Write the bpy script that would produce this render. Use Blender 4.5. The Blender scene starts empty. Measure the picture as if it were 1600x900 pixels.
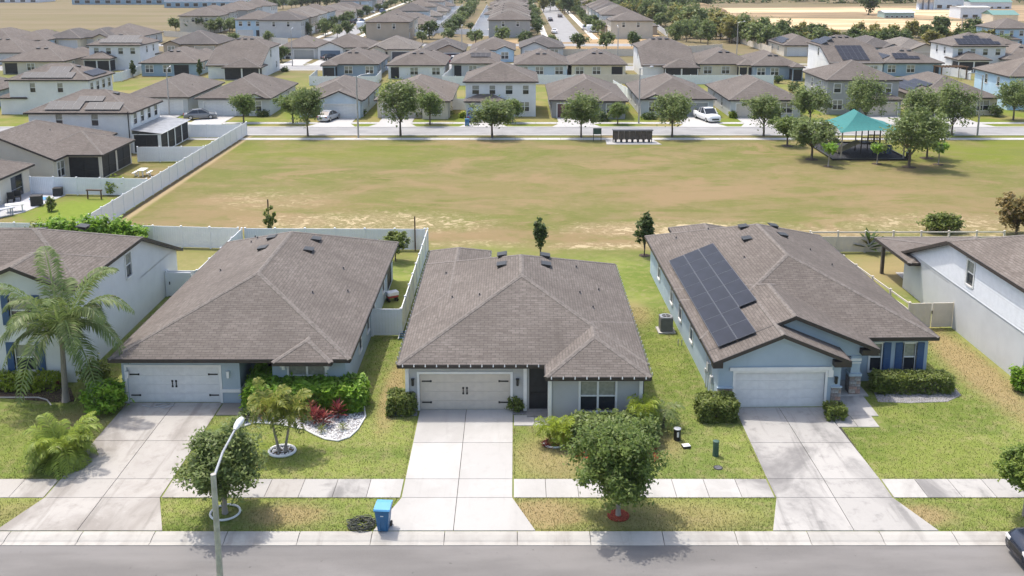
import bpy, bmesh, math, random
import numpy as np
from mathutils import Vector, Matrix
random.seed(7)
R = math.radians
scene = bpy.context.scene
COL = scene.collection

# ------------------------------------------------------------------ camera, sky, sun, exposure
FPX, XC, YC, HC = 1500.0, 805.0, 236.0, 23.3          # focal length and principal point in photo pixels, camera height
PITCH = math.atan(0.2)
cd = bpy.data.cameras.new('camera'); cam = bpy.data.objects.new('camera', cd); COL.objects.link(cam)
cam.location = (0, 0, HC); cam.rotation_euler = (math.pi/2 - PITCH, 0, 0)
cd.sensor_fit = 'HORIZONTAL'; cd.sensor_width = 36; cd.lens = 36*FPX/1600
cd.shift_y = -(450-YC)/1600; cd.shift_x = -(XC-800)/1600
cd.clip_start = 0.5; cd.clip_end = 6000
scene.camera = cam
SUN = Vector((-0.30, 0.33, 1.0)).normalized()
w = bpy.data.worlds.new('World'); scene.world = w; w.use_nodes = True
nt = w.node_tree; nt.nodes.clear()
sky = nt.nodes.new('ShaderNodeTexSky'); sky.sky_type = 'NISHITA'; sky.sun_disc = False
sky.sun_elevation = math.asin(SUN.z); sky.sun_rotation = math.atan2(SUN.x, SUN.y)
sky.air_density = 1.0; sky.dust_density = 3.4; sky.ozone_density = 0.6
bg = nt.nodes.new('ShaderNodeBackground'); bg.inputs['Strength'].default_value = 0.15
wo = nt.nodes.new('ShaderNodeOutputWorld')
nt.links.new(sky.outputs[0], bg.inputs[0]); nt.links.new(bg.outputs[0], wo.inputs[0])
sl = bpy.data.lights.new('sun', 'SUN'); sl.energy = 2.0; sl.angle = R(1.0); sl.color = (1, .955, .88)
so = bpy.data.objects.new('sun', sl); COL.objects.link(so); so.location = (-30, 30, 100)
so.rotation_euler = (-SUN).to_track_quat('-Z', 'Y').to_euler()
vs = scene.view_settings
vs.view_transform = 'Standard'; vs.look = 'None'; vs.exposure = 0.95; vs.gamma = 1; vs.use_curve_mapping = False

# ------------------------------------------------------------------ survey: a photo pixel on the plane z -> world X, Y
_c, _s = math.cos(PITCH), math.sin(PITCH)
def G(px, py, z=0.0):
    t = (py-YC)/FPX; h = HC-z
    d = h/(t*_c+_s)
    return ((px-XC)*d/FPX, (d-h*_s)/_c)

# ------------------------------------------------------------------ materials
MATS = {}
def sock(n, *names):
    for k in names:
        if k in n.inputs: return n.inputs[k]
class NT:
    def __init__(s, name):
        s.m = bpy.data.materials.new(name); s.m.use_nodes = True
        s.t = s.m.node_tree; s.b = s.t.nodes['Principled BSDF']
        s.o = s.t.nodes['Material Output']
    def n(s, typ, **kw):
        x = s.t.nodes.new(typ)
        for k, v in kw.items(): setattr(x, k, v)
        return x
    def l(s, a, b): s.t.links.new(a, b)
    def setin(s, inp, v):
        if isinstance(v, (int, float)): inp.default_value = v
        elif isinstance(v, (tuple, list)): inp.default_value = (v[0], v[1], v[2], 1) if len(v) == 3 and inp.type == 'RGBA' else v
        else: s.l(v, inp)
    def math(s, op, a, b=0.0, clamp=False):
        x = s.n('ShaderNodeMath', operation=op, use_clamp=clamp); s.setin(x.inputs[0], a); s.setin(x.inputs[1], b); return x.outputs[0]
    def mix(s, f, a, b, blend='MIX'):
        x = s.n('ShaderNodeMix', data_type='RGBA', blend_type=blend)
        s.setin(x.inputs[0], f); s.setin(x.inputs[6], a); s.setin(x.inputs[7], b); return x.outputs[2]
    def noise(s, vec, scale, detail=4, rough=.55, dist=0.0):
        x = s.n('ShaderNodeTexNoise'); x.inputs['Scale'].default_value = scale; x.inputs['Detail'].default_value = detail
        x.inputs['Roughness'].default_value = rough; x.inputs['Distortion'].default_value = dist
        if vec is not None: s.l(vec, x.inputs['Vector'])
        return x.outputs[0]
    def ramp(s, f, lo, hi):
        x = s.n('ShaderNodeMapRange', interpolation_type='SMOOTHSTEP'); s.setin(x.inputs[0], f)
        s.setin(x.inputs[1], lo); s.setin(x.inputs[2], hi); return x.outputs[0]
    def pos(s): return s.n('ShaderNodeNewGeometry').outputs['Position']
    def obj(s): return s.n('ShaderNodeTexCoord').outputs['Object']
    def scalev(s, v, sc):
        x = s.n('ShaderNodeMapping'); s.l(v, x.inputs[0]); x.inputs['Scale'].default_value = sc; return x.outputs[0]
    def bump(s, h, strength=.3, dist=.02):
        x = s.n('ShaderNodeBump'); x.inputs['Strength'].default_value = strength; x.inputs['Distance'].default_value = dist
        s.setin(x.inputs['Height'], h); s.l(x.outputs[0], s.b.inputs['Normal'])
    def out(s, col, rough=.8, spec=.3, metal=0):
        s.setin(s.b.inputs['Base Color'], col); s.setin(s.b.inputs['Roughness'], rough)
        s.b.inputs['Specular IOR Level'].default_value = spec; s.b.inputs['Metallic'].default_value = metal
        return s.m

def plain(name, col, rough=.6, var=.12, scale=3.0, metal=0.0, spec=.4, bump=0.0, bscale=40):
    """paint, plastic, metal and so on: one colour, faintly uneven"""
    if name in MATS: return MATS[name]
    t = NT(name); p = t.obj()
    f = t.noise(p, scale, 5)
    a = tuple(c*(1-var) for c in col); b = tuple(min(1, c*(1+var)) for c in col)
    c = t.mix(t.ramp(f, .3, .7), a, b)
    if bump: t.bump(t.noise(p, bscale, 3), bump, .01)
    MATS[name] = t.out(c, rough, spec, metal); return MATS[name]

def stucco(col):
    k = 'stucco_%d_%d_%d' % tuple(int(c*100) for c in col)
    if k in MATS: return MATS[k]
    t = NT(k); p = t.obj()
    big = t.noise(p, .6, 5); streak = t.noise(t.scalev(p, (1.3, 1.3, .25)), 2.2, 5)
    c = t.mix(t.ramp(big, .3, .7), tuple(x*.94 for x in col), tuple(min(1, x*1.04) for x in col))
    c = t.mix(t.math('MULTIPLY', t.ramp(streak, .55, .8), .18), c, tuple(x*.7 for x in col))
    t.bump(t.noise(p, 55, 4), .35, .01)
    MATS[k] = t.out(c, .9, .2); return MATS[k]

def shingle(name, a, b, wear=.5):
    if name in MATS: return MATS[name]
    t = NT(name); uv = t.n('ShaderNodeUVMap').outputs[0]
    br = t.n('ShaderNodeTexBrick'); t.l(uv, br.inputs['Vector'])
    br.offset = .5; br.inputs['Scale'].default_value = 1; br.inputs['Brick Width'].default_value = .42
    br.inputs['Row Height'].default_value = .17; br.inputs['Mortar Size'].default_value = .014
    br.inputs['Bias'].default_value = 0; br.inputs['Mortar Smooth'].default_value = .3
    br.inputs['Color1'].default_value = (.0, 0, 0, 1); br.inputs['Color2'].default_value = (1, 1, 1, 1); br.inputs['Mortar'].default_value = (.1, .1, .1, 1)
    rnd = t.n('ShaderNodeSeparateColor'); t.l(br.outputs['Color'], rnd.inputs[0])
    patch = t.noise(t.pos(), .35, 4); fine = t.noise(uv, 3.1, 6, .7)
    drag = t.noise(t.scalev(uv, (1.1, 5.5, 1)), 1.4, 5)
    c = t.mix(rnd.outputs[0], a, b)
    c = t.mix(t.math('MULTIPLY', t.ramp(fine, .35, .75), .45), c, tuple(x*1.25 for x in b))
    c = t.mix(t.math('MULTIPLY', t.ramp(drag, .45, .7), .5), c, tuple(x*.72 for x in a))
    c = t.mix(t.math('MULTIPLY', t.ramp(patch, .35, .7), wear), c, tuple(x*.85 for x in a))
    run = t.noise(t.scalev(uv, (1.3, .12, 1)), 1.0, 5, .6); c = t.mix(t.math('MULTIPLY', t.ramp(run, .52, .72), .32), c, tuple(x*.62 for x in a)); c = t.mix(t.math('MULTIPLY', t.ramp(run, .44, .28), .22), c, tuple(x*1.2 for x in b))
    c = t.mix(t.math('MULTIPLY', br.outputs['Fac'], .5), c, tuple(x*.35 for x in a))
    t.bump(t.math('SUBTRACT', t.math('MULTIPLY', rnd.outputs[0], .6), br.outputs['Fac']), .6, .012)
    MATS[name] = t.out(c, .92, .2); return MATS[name]

def concrete(name, col, dirt, stain=.5, dscale=.35):
    if name in MATS: return MATS[name]
    t = NT(name); p = t.pos()
    oi = t.n('ShaderNodeObjectInfo').outputs['Random']
    c = t.mix(oi, tuple(x*.93 for x in col), tuple(min(1, x*1.05) for x in col))
    s1 = t.noise(t.scalev(p, (1, .6, 1)), dscale, 6, .6, .6); s2 = t.noise(p, 1.6, 6, .65); sp = t.noise(p, 6, 4, .7)
    c = t.mix(t.math('MULTIPLY', t.ramp(s1, .45, .66), stain), c, dirt)
    c = t.mix(t.math('MULTIPLY', t.ramp(s2, .5, .75), stain*.6), c, tuple(x*.9 for x in dirt))
    c = t.mix(t.math('MULTIPLY', t.ramp(sp, .66, .75), .35), c, tuple(x*.7 for x in dirt))
    tyre = t.noise(t.scalev(p, (1.9, .16, 1)), .8, 5, .6, .3); c = t.mix(t.math('MULTIPLY', t.ramp(tyre, .54, .68), stain*.55), c, tuple(x*.78 for x in dirt))
    wash = t.noise(p, .8, 5, .6, 1.2); c = t.mix(t.math('MULTIPLY', t.ramp(wash, .58, .70), .3), c, tuple(min(1, x*1.12) for x in col))
    t.bump(t.noise(p, 30, 4), .2, .01)
    MATS[name] = t.out(c, .88, .25); return MATS[name]

def leafmat(name, dark, light, tip=None, trans=.3, k=1.25):
    if name in MATS: return MATS[name]
    t = NT(name); dark = tuple(x*q*k for x, q in zip(dark, (3.0, 2.55, 2.3))); light = tuple(x*q*k for x, q in zip(light, (2.1, 1.9, 1.7))); trans = min(.5, trans+.12)
    r = t.n('ShaderNodeNewGeometry').outputs['Random Per Island']
    c = t.mix(r, dark, light)
    if tip: c = t.mix(t.ramp(r, .86, .97), c, tip)
    big = t.noise(t.pos(), 1.1, 3)
    c = t.mix(t.math('MULTIPLY', t.ramp(big, .4, .7), .35), c, tuple(x*1.25 for x in light))
    t.out(c, .5, .35)
    tr = t.n('ShaderNodeBsdfTranslucent'); t.l(c, tr.inputs[0])
    mx = t.n('ShaderNodeMixShader'); mx.inputs[0].default_value = trans
    t.l(t.b.outputs[0], mx.inputs[1]); t.l(tr.outputs[0], mx.inputs[2]); t.l(mx.outputs[0], t.o.inputs[0])
    MATS[name] = t.m; return t.m

def ground_cols(t, p, yshift=0.0):
    """turf colour as a function of the place: near lawns, the dry common, waste ground beyond"""
    sep = t.n('ShaderNodeSeparateXYZ'); t.l(p, sep.inputs[0]); X, Y = sep.outputs[0], sep.outputs[1]
    n1 = t.noise(p, .11, 5, .6); n2 = t.noise(t.scalev(p, (.5, 1.0, 1)), .30, 6, .62, .4); n3 = t.noise(p, 1.7, 6, .7); n4 = t.noise(p, 9, 5, .75)
    green, lime, olive = (.128, .172, .038), (.212, .245, .062), (.262, .234, .108)
    dry, sand = (.275, .205, .110), (.52, .40, .24)
    lawn = t.mix(t.ramp(n2, .36, .64), green, lime)
    lawn = t.mix(t.math('MULTIPLY', t.ramp(n3, .42, .70), .75), lawn, olive)
    def spot(x, y, rx, ry, k=1.0):
        a = t.math('DIVIDE', t.math('SUBTRACT', X, x), rx); b = t.math('DIVIDE', t.math('SUBTRACT', Y, y), ry)
        d = t.math('SQRT', t.math('ADD', t.math('MULTIPLY', a, a), t.math('MULTIPLY', b, b)))
        d = t.math('ADD', d, t.math('MULTIPLY', t.math('SUBTRACT', n3, .5), 1.6))
        return t.math('MULTIPLY', t.ramp(d, 1.15, .35), k)
    brown = None
    for a in ((-6.7, 49, .8, 5.5, .9), (-9.8, 37.2, 2.2, 1.1, .9), (1.2, 37.3, 2.4, 1.5, 1), (6.5, 37, 4.5, 1.5, .6), (2, 42, 2.6, 2.6, .7), (7.3, 43.3, 1.2, 1.6, .6), (17.2, 37.2, 2.0, 1.0, 1),
              (26.6, 52, 1.7, 9, 1), (29, 46, 3, 6, .7), (-22.5, 45.3, 2.2, 2.0, .7), (-21, 37.4, 3, 1, .4), (8.0, 61, 1.3, 3, .75), (30, 70, 6, 6, .9), (-26, 71, 4, 5, .5), (-44, 105, 7, 4, .6), (-30, 157, 7, 9, .9)):
        m = spot(*a); brown = m if brown is None else t.math('MAXIMUM', brown, m)
    lawn = t.mix(t.math('MULTIPLY', brown, .85), lawn, t.mix(t.ramp(n4, .35, .7), dry, (.36, .26, .13)))
    lush = None
    for a in ((-12.5, 42.5, 3.4, 2.0, .8), (-24, 43, 5, 3, .5), (19.5, 42, 6, 4, .55), (21, 47, 5, 3, .5), (-41.5, 89, 6, 6, .9), (8.5, 54, 2, 7, .5), (3, 71, 10, 3, .55), (9, 68.5, 3, 4, .6)):
        m = spot(*a); lush = m if lush is None else t.math('MAXIMUM', lush, m)
    lawn = t.mix(t.math('MULTIPLY', lush, .55), lawn, t.mix(n3, (.07, .115, .014), (.20, .24, .03)))
    com = t.mix(t.ramp(n1, .40, .62), (.236, .188, .088), (.184, .178, .056))
    com = t.mix(t.math('MULTIPLY', t.ramp(n2, .50, .72), .65), com, (.125, .140, .026))
    com = t.mix(t.math('MULTIPLY', t.ramp(n3, .50, .74), .5), com, (.30, .225, .12))
    mot = t.noise(t.scalev(p, (.7, 1.3, 1)), .85, 6, .75); com = t.mix(t.math('MULTIPLY', t.ramp(mot, .52, .68), .6), com, (.135, .145, .040)); com = t.mix(t.math('MULTIPLY', t.ramp(mot, .45, .30), .5), com, (.35, .265, .145))
    big = t.noise(t.scalev(p, (.55, 1, 1)), .16, 6, .7, .8); com = t.mix(t.math('MULTIPLY', t.ramp(big, .50, .60), .55), com, (.150, .165, .040)); com = t.mix(t.math('MULTIPLY', t.ramp(big, .48, .38), .7), com, (.300, .208, .118))
    tuft = t.noise(t.scalev(p, (.6, 1.2, 1)), .42, 3, .5); com = t.mix(t.math('MULTIPLY', t.ramp(tuft, .70, .76), .6), com, (.085, .105, .028))
    chip = t.noise(t.scalev(p, (.7, 1.5, 1)), 1.9, 4, .7); com = t.mix(t.math('MULTIPLY', t.ramp(chip, .70, .76), .7), com, (.52, .41, .27))
    worn = None
    for a in ((22, 97, 34, 9, .75), (-24, 88, 12, 9, .7), (-5, 96, 16, 5, .5), (48, 88, 16, 8, .6), (4, 79, 26, 3.2, .8)):
        q = spot(*a); worn = q if worn is None else t.math('MAXIMUM', worn, q)
    com = t.mix(t.math('MULTIPLY', worn, t.ramp(t.noise(t.scalev(p, (.5, 1, 1)), .33, 6, .72, .6), .36, .58)), com, (.290, .200, .112))
    grn = t.math('MAXIMUM', spot(66, 118, 30, 14, .8), spot(-25, 116, 26, 8, .45))
    com = t.mix(t.math('MULTIPLY', grn, t.ramp(n2, .25, .6)), com, (.175, .205, .026))
    bare = None
    for a in ((-13, 83.5, 12, 4.5, .95), (15, 81.5, 12, 3.2, .95), (7, 76.4, 5.5, 1.3, .9), (24, 80, 8, 3, .6), (38, 83, 11, 4.5, .7), (-3, 77, 6, 1.4, .5), (41, 78.5, 9, 1.5, .8), (-24, 92, 7, 5, .4)):
        m = spot(*a); bare = m if bare is None else t.math('MAXIMUM', bare, m)
    vo = t.n('ShaderNodeTexVoronoi', feature='F1'); nz = t.n('ShaderNodeTexNoise'); t.l(p, nz.inputs['Vector']); nz.inputs['Scale'].default_value = .9; nz.inputs['Detail'].default_value = 5
    ad = t.n('ShaderNodeVectorMath', operation='MULTIPLY_ADD'); t.l(nz.outputs['Color'], ad.inputs[0]); ad.inputs[1].default_value = (2.6, 2.6, 0); t.l(p, ad.inputs[2])
    t.l(t.scalev(ad.outputs[0], (1.0, 1.35, 1)), vo.inputs['Vector']); vo.inputs['Scale'].default_value = 1.15; vo.inputs['Randomness'].default_value = 1
    vc = t.n('ShaderNodeSeparateColor'); t.l(vo.outputs['Color'], vc.inputs[0])
    grit = t.math('MULTIPLY', t.ramp(t.math('ADD', vo.outputs['Distance'], t.math('MULTIPLY', t.math('SUBTRACT', n4, .5), .9)), .50, .34), t.ramp(t.math('ADD', vc.outputs[0], t.math('MULTIPLY', t.math('SUBTRACT', n3, .5), 1.2)), .22, .50))
    crumb = t.ramp(t.noise(t.scalev(p, (.8, 1.6, 1)), 2.6, 6, .8, .5), .47, .62); grit = t.math('MAXIMUM', grit, t.math('MULTIPLY', crumb, .7))
    com = t.mix(t.math('MULTIPLY', bare, .45), com, (.27, .20, .115))
    com = t.mix(t.math('MULTIPLY', t.math('MULTIPLY', bare, grit), .95), com, t.mix(n4, (.40, .30, .17), (.72, .58, .40)))
    m = t.ramp(t.math('ADD', Y, t.math('MULTIPLY', n1, 8)), 74, 82)
    com = t.mix(1.0, com, (.84, .86, .82), 'MULTIPLY')
    yard = None
    for a in ((-41.5, 88, 6.5, 6.5, 1), (-40, 117, 4, 5, .4)):
        q = spot(*a); yard = q if yard is None else t.math('MAXIMUM', yard, q)
    com = t.mix(yard, com, t.mix(n3, (.10, .15, .02), (.23, .28, .045)))
    strip = t.math('MULTIPLY', t.math('MULTIPLY', t.ramp(X, -36.6, -36.2), t.ramp(X, -35.0, -35.6)), t.ramp(Y, 76, 80)); strip = t.math('MULTIPLY', strip, t.ramp(Y, 128, 126))
    com = t.mix(t.math('MULTIPLY', strip, .8), com, t.mix(t.ramp(t.math('ADD', X, t.math('MULTIPLY', n3, .6)), -35.75, -35.45), (.12, .085, .055), (.40, .30, .18)))
    c = t.mix(m, lawn, com)
    m2 = t.ramp(Y, 126, 134)
    c = t.mix(m2, c, t.mix(t.math('MULTIPLY', brown, .85), t.mix(t.ramp(n1, .42, .60), (.150, .185, .030), (.235, .205, .075)), (.34, .24, .12)))
    far = t.ramp(Y, 150, 240)
    strk = t.noise(t.scalev(p, (.25, 1.1, 1)), .055, 6, .6)
    c = t.mix(far, c, t.mix(t.ramp(strk, .35, .65), (.205, .162, .100), (.165, .140, .070)))
    c = t.mix(t.math('MULTIPLY', t.ramp(n4, .3, .8), .22), c, t.mix(.5, c, (.035, .04, .012)))
    return c, n3, n4
def ground_mat():
    t = NT('turf'); p = t.pos(); c, n3, n4 = ground_cols(t, p)
    t.bump(t.math('ADD', t.noise(p, 14, 5, .8), t.math('MULTIPLY', n3, .6)), .4, .03)
    return t.out(c, .95, .1)
def blade_mat():
    t = NT('grass_blades'); p = t.pos(); c, n3, n4 = ground_cols(t, p)
    r = t.n('ShaderNodeNewGeometry').outputs['Random Per Island']
    c = t.mix(t.math('MULTIPLY', r, .7), c, t.mix(.5, c, (.42, .42, .16)))
    t.out(c, .8, .1)
    tr = t.n('ShaderNodeBsdfTranslucent'); t.l(c, tr.inputs[0]); mx = t.n('ShaderNodeMixShader'); mx.inputs[0].default_value = .4
    t.l(t.b.outputs[0], mx.inputs[1]); t.l(tr.outputs[0], mx.inputs[2]); t.l(mx.outputs[0], t.o.inputs[0]); return t.m

def asphalt_mat():
    t = NT('asphalt'); p = t.pos()
    n1 = t.noise(t.scalev(p, (.25, 1, 1)), .5, 6, .6); n2 = t.noise(p, 2.3, 6, .7); n3 = t.noise(p, 45, 3, .8)
    c = t.mix(t.ramp(n1, .35, .65), (.150, .141, .132), (.200, .188, .176))
    c = t.mix(t.math('MULTIPLY', t.ramp(n2, .55, .8), .4), c, (.115, .105, .10))
    c = t.mix(t.math('MULTIPLY', t.ramp(n3, .4, .8), .3), c, (.27, .26, .25))
    sp = t.noise(p, 3.7, 3, .5); c = t.mix(t.math('MULTIPLY', t.ramp(sp, .72, .77), .6), c, (.07, .065, .06))
    ln = t.noise(t.scalev(p, (.04, 1, 1)), .9, 4, .5); c = t.mix(t.math('MULTIPLY', t.ramp(ln, .52, .66), .35), c, (.225, .215, .205))
    t.bump(n3, .5, .01)
    return t.out(c, .9, .25)

def spotted(name, a, b, scale, bump=.5, lo=.45, hi=.55, rough=.9):
    """loose ground covers: bark, gravel, rubber crumb"""
    if name in MATS: return MATS[name]
    t = NT(name); p = t.pos(); n = t.noise(p, scale, 5, .8)
    t.bump(n, bump, .04)
    MATS[name] = t.out(t.mix(t.ramp(n, lo, hi), a, b), rough, .2); return MATS[name]

def bark(name, a, b):
    if name in MATS: return MATS[name]
    t = NT(name); p = t.obj(); n = t.noise(t.scalev(p, (6, 6, 1.5)), 3, 6, .7)
    t.bump(n, .6, .02); MATS[name] = t.out(t.mix(n, a, b), .95, .15); return MATS[name]

M_TURF, M_BLADE, M_ASPH = ground_mat(), blade_mat(), asphalt_mat()
SH = [shingle('shingle_taupe', (.134, .115, .100), (.190, .166, .147)), shingle('shingle_brown', (.126, .107, .093), (.180, .156, .137)),
      shingle('shingle_grey', (.138, .116, .100), (.198, .171, .150)), shingle('shingle_fawn', (.145, .121, .102), (.204, .175, .150)), shingle('shingle_charcoal', (.098, .088, .082), (.145, .132, .124)), shingle('shingle_weathered', (.165, .146, .127), (.225, .203, .180))]
M_CAP = plain('ridge_cap_shingle', (.160, .140, .123), .92, .25, 6, bump=.4)
M_FASC = plain('brown_fascia', (.045, .036, .031), .55)
M_TRIM = plain('white_trim', (.72, .71, .68), .55, .04)
M_VINYL = plain('white_vinyl', (.76, .77, .78), .38, .03, 1.5, spec=.5)
M_TAN = plain('almond_vinyl', (.62, .56, .47), .45, .05, 1.5)
M_GLASS = plain('window_glass', (.030, .034, .040), .08, .2, 1.2, spec=.8)
M_BLIND = plain('blind_behind_glass', (.30, .30, .25), .22, .15, 5, spec=.7)
M_SCREEN = plain('insect_screen', (.022, .022, .024), .6, .2)
M_BLACK = plain('black_metal', (.022, .021, .020), .45)
M_STEEL = plain('galvanised_steel', (.42, .43, .44), .4, .1, metal=.6)
M_DARKIN = plain('dark_doorway', (.035, .037, .042), .5)
M_PV = plain('solar_cell', (.013, .014, .022), .42, .25, 1.0, spec=.22)
M_PVF = plain('solar_frame', (.085, .09, .10), .4)
M_LAMP = plain('lamp_glass', (.75, .74, .70), .25, .03)
M_BARK = bark('bark', (.06, .045, .035), (.17, .135, .105))
M_BARKL = bark('pale_bark', (.20, .17, .14), (.36, .32, .27))
M_TIMBER = bark('timber', (.07, .045, .03), (.15, .10, .065))
L_OAK = leafmat('oak_leaf', (.020, .038, .010), (.070, .100, .026), (.20, .23, .09), .35, 1.5)
L_STREET = leafmat('street_oak_leaf', (.026, .045, .014), (.078, .105, .036), (.13, .15, .06), .3, 1.45)
L_FAR = leafmat('far_leaf', (.022, .040, .014), (.070, .092, .032), (.11, .12, .05), .3, 1.5)
L_YEL = leafmat('yellowish_leaf', (.045, .055, .015), (.125, .125, .035), (.19, .16, .06))
L_DARK = leafmat('dark_leaf', (.012, .028, .008), (.045, .068, .018), (.11, .10, .04))
L_HEDGE = leafmat('glossy_hedge_leaf', (.022, .055, .006), (.095, .165, .018), (.24, .30, .06), k=1.55)
L_BOX = leafmat('box_hedge_leaf', (.022, .036, .010), (.080, .105, .024), (.16, .16, .06), .3, 1.5)
L_PALM = leafmat('palm_leaflet', (.034, .062, .018), (.100, .140, .050), (.26, .25, .14), .25, 1.0)
L_PALMY = leafmat('yellow_palm_leaflet', (.050, .082, .014), (.17, .20, .040), (.36, .32, .08), .3, .8)
L_LIME = leafmat('lime_leaf', (.075, .125, .010), (.20, .27, .025), (.30, .32, .06), .25, .75)
L_RED = leafmat('crimson_leaf', (.12, .018, .025), (.34, .10, .10), (.45, .22, .16), .2, .45)
L_PINK = leafmat('salmon_leaf', (.28, .12, .08), (.50, .30, .20), (.55, .45, .25), .2, .5)

# ------------------------------------------------------------------ mesh helpers
def props(o, label=None, cat=None, group=None, kind=None):
    if label: o['label'] = label
    if cat: o['category'] = cat
    if group: o['group'] = group
    if kind: o['kind'] = kind
    return o
def empty(name, loc=(0, 0, 0), rz=0.0, label=None, cat=None, group=None):
    o = bpy.data.objects.new(name, None); COL.objects.link(o); o.empty_display_size = .2
    o.location = loc; o.rotation_euler = (0, 0, rz); return props(o, label, cat, group)
def link(name, mesh, parent=None, loc=(0, 0, 0), rz=0.0, mw=None):
    o = bpy.data.objects.new(name, mesh); COL.objects.link(o)
    if mw is not None: o.matrix_basis = mw
    else: o.location = loc; o.rotation_euler = (0, 0, rz)
    if parent: o.parent = parent
    return o
def ctree(o, parent=None):
    c = o.copy(); COL.objects.link(c); c.parent = parent
    for ch in list(o.children): ctree(ch, c)
    return c
class MB:
    def __init__(s): s.v, s.f, s.uv = [], [], []
    def poly(s, pts, uv=None):
        i = len(s.v); s.v += [tuple(p) for p in pts]; s.f.append(tuple(range(i, i+len(pts))))
        s.uv += uv if uv else [(0, 0)]*len(pts); return s
    def box(s, x0, x1, y0, y1, z0, z1):
        i = len(s.v)
        s.v += [(x0, y0, z0), (x1, y0, z0), (x1, y1, z0), (x0, y1, z0), (x0, y0, z1), (x1, y0, z1), (x1, y1, z1), (x0, y1, z1)]
        for q in ((3, 2, 1, 0), (4, 5, 6, 7), (0, 1, 5, 4), (1, 2, 6, 5), (2, 3, 7, 6), (3, 0, 4, 7)):
            s.f.append(tuple(i+k for k in q)); s.uv += [(0, 0)]*4
        return s
    def bbox(s, cx, cy, cz, sx, sy, sz): return s.box(cx-sx/2, cx+sx/2, cy-sy/2, cy+sy/2, cz-sz/2, cz+sz/2)
    def obox(s, M, sx, sy, sz):
        i0 = len(s.v); s.box(-sx/2, sx/2, -sy/2, sy/2, -sz/2, sz/2)
        for k in range(i0, len(s.v)): s.v[k] = tuple(M @ Vector(s.v[k]))
        return s
    def tube(s, pts, rad, n=8, cap=True):
        pts = [Vector(p) for p in pts]; rings = []
        if isinstance(rad, (int, float)): rad = [rad]*len(pts)
        for k, p in enumerate(pts):
            d = (pts[min(k+1, len(pts)-1)]-pts[max(k-1, 0)]).normalized()
            a = d.cross(Vector((0, 0, 1)) if abs(d.z) < .9 else Vector((1, 0, 0))).normalized(); b = d.cross(a)
            i = len(s.v); rings.append(i)
            for j in range(n):
                t = 2*math.pi*j/n; s.v.append(tuple(p+(a*math.cos(t)+b*math.sin(t))*rad[k]))
        for k in range(len(pts)-1):
            for j in range(n):
                s.f.append((rings[k]+j, rings[k]+(j+1) % n, rings[k+1]+(j+1) % n, rings[k+1]+j)); s.uv += [(0, 0)]*4
        if cap:
            s.f.append(tuple(rings[0]+j for j in range(n))); s.uv += [(0, 0)]*n
            s.f.append(tuple(rings[-1]+j for j in reversed(range(n)))); s.uv += [(0, 0)]*n
        return s
    def cyl(s, x, y, z0, z1, r0, r1=None, n=14): return s.tube([(x, y, z0), (x, y, z1)], [r0, r0 if r1 is None else r1], n)
    def ext(s, pts, z0, z1):
        """extrude a ground polygon"""
        n = len(pts); i = len(s.v)
        s.v += [(p[0], p[1], z0) for p in pts]+[(p[0], p[1], z1) for p in pts]
        s.f.append(tuple(i+n+k for k in range(n))); s.uv += [(0, 0)]*n
        s.f.append(tuple(i+k for k in reversed(range(n)))); s.uv += [(0, 0)]*n
        for k in range(n):
            s.f.append((i+k, i+(k+1) % n, i+n+(k+1) % n, i+n+k)); s.uv += [(0, 0)]*4
        return s
    def mesh(s, name, mat, smooth=False, uv=False):
        m = bpy.data.meshes.new(name); m.from_pydata(s.v, [], s.f)
        if uv: m.uv_layers.new(name='UVMap').data.foreach_set('uv', np.array(s.uv, 'f').ravel())
        if smooth: m.polygons.foreach_set('use_smooth', [True]*len(m.polygons))
        m.materials.append(mat); m.update(); return m
    def build(s, name, mat, parent=None, loc=(0, 0, 0), rz=0.0, smooth=False, uv=False, fixn=False):
        m = s.mesh(name, mat, smooth, uv)
        if fixn:
            b = bmesh.new(); b.from_mesh(m); bmesh.ops.recalc_face_normals(b, faces=b.faces); b.to_mesh(m); b.free()
        return link(name, m, parent, loc, rz)
def fast_mesh(name, V, k, mat):
    """V: (n*k,3) array, every k vertices one face"""
    n = len(V)//k; m = bpy.data.meshes.new(name); m.vertices.add(len(V)); m.vertices.foreach_set('co', np.ascontiguousarray(V, 'f').ravel())
    m.loops.add(len(V)); m.loops.foreach_set('vertex_index', np.arange(len(V), dtype='i'))
    m.polygons.add(n); m.polygons.foreach_set('loop_start', np.arange(0, len(V), k, dtype='i'))
    m.polygons.foreach_set('loop_total', np.full(n, k, 'i')); m.update(calc_edges=True); m.materials.append(mat); return m
CACHE = {}
def cached(key, fn):
    if key not in CACHE: CACHE[key] = fn()
    return CACHE[key]

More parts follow.
